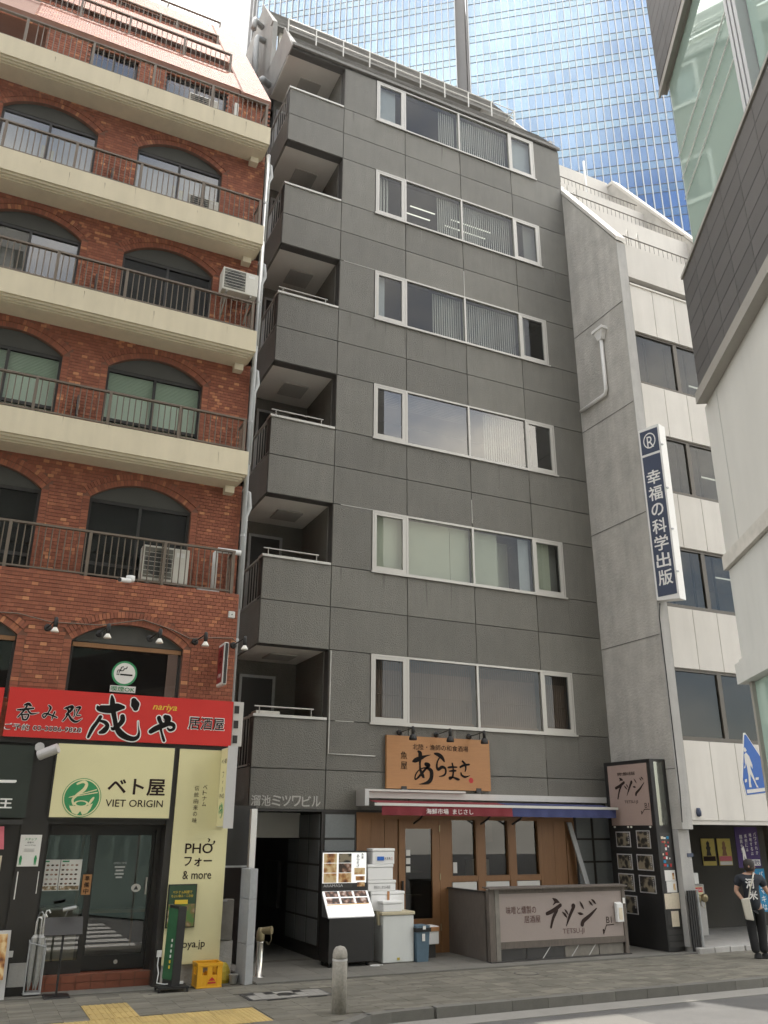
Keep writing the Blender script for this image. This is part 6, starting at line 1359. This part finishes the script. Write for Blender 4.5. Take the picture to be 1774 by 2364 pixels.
p_ = rect(FFr, 13.0, 13.30, .5, 2.2, 'frame_dark', t, 'notice_board', .003)
cs = ['paper', 'ink_red', 'navy_sign', 'paper_warm', 'paper', 'sign_grey', 'banner_blue', 'wood_sign']
random.seed(11)
for i in range(8):
    for j in range(3):
        ox, oz, sw = random.uniform(-.01, .01), random.uniform(-.012, .012), random.uniform(.03, .066)
        if random.random() < .8: rect(FFr, 13.03+j*.075+ox, 13.03+j*.075+ox+sw, 2.08-i*.075+oz, 2.08-i*.075+oz+random.uniform(.03, .066), random.choice(cs), p_, 'sticker', .006+.0005*(3*i+j))
rect(FFr, 13.03, 13.30, 1.29, 1.49, 'paper', p_, 'flyer', .007); rect(FFr, 13.05, 13.31, 1.08, 1.285, 'paper', p_, 'flyer', .007); rect(FFr, 12.96, 13.16, .78, 1.06, 'paper_warm', p_, 'flyer', .008); rect(FFr, 13.15, 13.34, .78, 1.07, 'paper_warm', p_, 'flyer', .010); rect(FFr, 13.09, 13.28, .46, .74, 'paper_warm', p_, 'flyer', .008)
for z in (1.38, 1.18): rect(FFr, 13.22, 13.27, z-.06, z+.06, 'photo_warm', p_, 'flyer_print', .010)
for i in range(3): rect(FFr, 12.96, 13.33, .10+i*.11, .19+i*.11, 'frame_dark', p_, 'vent_slat', .012)
t = thing('gate_posts', 'narrow black slatted gate with steel post beside the black sign cabinet', 'gate', (13.5, 14.3, 0)); 
for i in range(4): B('slat', 'black', t, 13.37+i*.058, 13.41+i*.058, 14.04, 14.08, .03, 1.12)
MB().tube([(13.63, 14.05, .03), (13.63, 14.05, 1.12)], .022, 8).build('post', 'galv', t)
# crossing sign
t = thing('crossing_sign', 'blue pedestrian crossing sign with white walking figure at the right edge', 'sign', (10.1, 9.0, 0))
FX = FY(9.0)
pent = [(9.835, 2.68), (10.42, 2.74), (10.44, 2.95), (9.985, 3.545), (9.955, 3.54), (9.80, 2.89)]
MB().prism(pent, FX, -.01, 0).build('plate', 'ink_white', t)
cx_, cz_ = 10.05, 3.0
p_ = MB().prism([(cx_+(x-cx_)*.94, cz_+(z-cz_)*.95) for x, z in pent], FX, .001, .004).build('face', 'sign_blue', t)
Wk = [[(9.89, 3.31), (9.93, 3.34), (9.96, 3.30), (9.92, 3.27)], [(9.86, 3.05), (9.89, 3.10), (9.90, 3.24), (9.94, 3.27), (9.99, 3.22), (10.03, 3.10), (10.02, 3.05), (9.995, 3.10), (9.985, 3.06), (10.06, 2.84), (10.09, 2.80), (10.055, 2.80), (10.02, 2.88), (9.965, 2.98), (9.95, 2.86), (9.955, 2.80), (9.91, 2.80), (9.925, 2.95), (9.92, 3.08), (9.905, 3.13), (9.885, 3.06)], [(9.84, 2.86), (9.88, 2.87), (9.885, 2.91), (9.845, 2.90)], [(10.05, 2.90), (10.11, 2.905), (10.12, 2.94), (10.06, 2.935)], [(9.855, 2.715), (10.3, 2.765), (10.3, 2.81), (9.855, 2.765)]]
for w_ in Wk: MB().prism(w_, FX, .004, .007).build('figure', 'ink_white', p_)
MB().tube([(10.45, 9.05, -.1), (10.45, 9.05, 3.3)], .035, 10).build('pole', 'galv', t)
# ---------------------------------------------------------------- walking man
t = thing('person', 'man in dark t-shirt with white back print walking away with a tote bag', 'person', (13.98, 13.0, 0))
def skin(name, verts, edges, rad, m, parent, sub=2, root=0):
    me = bpy.data.meshes.new(name); w = wloc(parent); me.from_pydata([tuple(Vector(v)-w) for v in verts], edges, []); me.materials.append(MATS[m])
    o = link(name, me, parent, w); md = o.modifiers.new('skin', 'SKIN'); md.use_smooth_shade = True
    for i, r in enumerate(rad): me.skin_vertices[0].data[i].radius = (r, r) if not isinstance(r, tuple) else r
    me.skin_vertices[0].data[root].use_root = True
    s_ = o.modifiers.new('sub', 'SUBSURF'); s_.levels = sub; s_.render_levels = sub
    return o
X, Y = 13.98, 13.0
# body: one continuous figure (pelvis root, spine, neck, head, arms, legs); heading right, away
bv = [(X, Y, .90), (X+.005, Y, 1.08), (X+.0, Y, 1.28), (X-.0, Y, 1.41), (X+.015, Y-.01, 1.49), (X+.03, Y-.01, 1.57), (X+.04, Y-.005, 1.66),
      (X-.19, Y-.02, 1.385), (X-.28, Y-.03, 1.16), (X-.20, Y-.10, 1.03), (X-.16, Y-.13, .98),
      (X+.19, Y+.03, 1.385), (X+.29, Y+.05, 1.16), (X+.40, Y+.10, 1.03), (X+.44, Y+.12, .98),
      (X-.09, Y, .84), (X-.07, Y+.02, .47), (X-.05, Y-.02, .09), (X+.10, Y, .84), (X+.11, Y+.05, .47), (X+.09, Y+.03, .09)]
be = [(0, 1), (1, 2), (2, 3), (3, 4), (4, 5), (5, 6), (3, 7), (7, 8), (8, 9), (9, 10), (3, 11), (11, 12), (12, 13), (13, 14), (0, 15), (15, 16), (16, 17), (0, 18), (18, 19), (19, 20)]
br = [.115, .105, .115, .10, .052, .085, .07, .062, .045, .034, .03, .062, .045, .034, .03, .095, .062, .045, .095, .062, .045]
body = skin('body', bv, be, br, 'skin', t)
def hand(px_, py_, pz_, sx):
    b = MB(); b.lathe((px_, py_, pz_-.07), [(.018, 0), (.032, .02), (.034, .06), (.026, .085)], 8)
    for i in range(4): b.tube([(px_+sx*.0+(-.024+.016*i), py_, pz_-.06), (px_-.024+.016*i, py_-.012, pz_-.105), (px_-.022+.015*i, py_-.03, pz_-.135+.008*abs(i-1.5))], [.009, .0085, .007], 6)
    b.tube([(px_+sx*.03, py_-.005, pz_-.02), (px_+sx*.045, py_-.02, pz_-.06), (px_+sx*.035, py_-.03, pz_-.085)], [.011, .01, .008], 6)
    b.build('hand', 'skin', body, smooth=True)
hand(X-.155, Y-.135, .985, -1); hand(X+.445, Y+.12, .985, 1)
# head detail
hd = MB().lathe((X+.035, Y-.005, 1.50), [(.03, 0), (.065, .02), (.085, .08), (.09, .13), (.075, .19), (.03, .215), (.0, .218)], 14).build('head', 'skin', body, smooth=True)
MB().tube([(X+.115, Y+.05, 1.60), (X+.138, Y+.06, 1.575)], [.012, .014], 7).build('nose', 'skin', body, smooth=True)
for s_ in (-1, 1): MB().lathe((X+.045+s_*.045, Y-.045+s_*.07, 1.575), [(.008, 0), (.02, .012), (.02, .035), (.008, .05)], 8).build('ear', 'skin', body, smooth=True)
MB().lathe((X+.018, Y-.03, 1.545), [(.07, -.03), (.095, .02), (.106, .08), (.102, .12), (.08, .165), (.04, .187), (.0, .19)], 16).build('hair', 'hair', body, smooth=True)
# clothes
tv = [(X, Y, .78), (X+.005, Y, 1.08), (X, Y, 1.28), (X, Y, 1.425), (X-.19, Y-.02, 1.375), (X-.275, Y-.03, 1.23), (X+.19, Y+.03, 1.375), (X+.285, Y+.05, 1.23), (X+.012, Y-.008, 1.46)]
skin('t_shirt', tv, [(0, 1), (1, 2), (2, 3), (3, 4), (4, 5), (3, 6), (6, 7), (3, 8)], [(.20, .16), (.195, .155), (.20, .16), (.14, .12), .092, .088, .092, .088, .07], 'shirt', body)
skin('trousers', [(X, Y, .97), (X-.09, Y, .80), (X-.075, Y+.02, .46), (X-.055, Y-.01, .08), (X+.10, Y, .80), (X+.11, Y+.05, .46), (X+.09, Y+.03, .08)], [(0, 1), (1, 2), (2, 3), (0, 4), (4, 5), (5, 6)], [(.165, .14), .115, .09, .082, .115, .09, .082], 'trousers', body)
for sx, y_ in ((-.05, -.02), (.09, .03)): MB().lathe((X+sx+.02, Y+y_, 0), [(.06, 0), (.07, .02), (.055, .08), (.04, .1)], 12).hexa([(X+sx-.04, Y+y_-.05, 0), (X+sx+.17, Y+y_-.0, 0), (X+sx+.16, Y+y_+.08, 0), (X+sx-.05, Y+y_+.05, 0), (X+sx-.03, Y+y_-.04, .07), (X+sx+.13, Y+y_, .045), (X+sx+.12, Y+y_+.06, .045), (X+sx-.04, Y+y_+.04, .07)]).build('shoe', 'trousers', body)
FB = lambda u, v, d: (X+u, Y-.15-d, v)
text('河', FB, -.03, 1.30, .15, .17, 'ink_white', body, 'print', bold=.05, d=.03); text('米', FB, .0, 1.10, .15, .16, 'ink_white', body, 'print', bold=.05, d=.03)
t2 = thing('tote_bag', 'off-white cotton tote bag hanging from the walking man shoulder', 'bag', (X, Y, 0))
MB().hexa([(X-.20, Y-.27, .68), (X-.05, Y-.26, .66), (X-.05, Y-.20, .66), (X-.20, Y-.20, .68), (X-.24, Y-.30, 1.03), (X-.09, Y-.28, 1.06), (X-.09, Y-.21, 1.06), (X-.24, Y-.21, 1.03)]).build('sack', 'tote', t2, bevel=.02)
MB().tube([(X-.10, Y-.25, 1.04), (X-.04, Y-.26, 1.25), (X+.03, Y-.2, 1.40), (X+.08, Y-.05, 1.49), (X+.09, Y+.06, 1.45)], .014, 6).build('strap', 'tote', t2)

t.rotation_euler = t2.rotation_euler = (0, 0, R(-38))     # he walks away from the eye, towards the right
bpy.data.scenes.remove(FSC)
# ---------------------------------------------------------------- haze in the air
hz = bpy.data.materials.new('haze'); hz.use_nodes = True; t_ = hz.node_tree; t_.nodes.clear()
vo = t_.nodes.new('ShaderNodeVolumePrincipled'); oo = t_.nodes.new('ShaderNodeOutputMaterial'); t_.links.new(vo.outputs[0], oo.inputs['Volume'])
vo.inputs['Color'].default_value = (.95, .95, .94, 1); vo.inputs['Density'].default_value = .0003; vo.inputs['Anisotropy'].default_value = .8
MATS['haze'] = hz
tag(MB().box(-160, 190, -60, 175, -1.7, 177).build('haze', 'haze'), 'thin pale summer haze filling the street air', 'haze', kind='stuff')
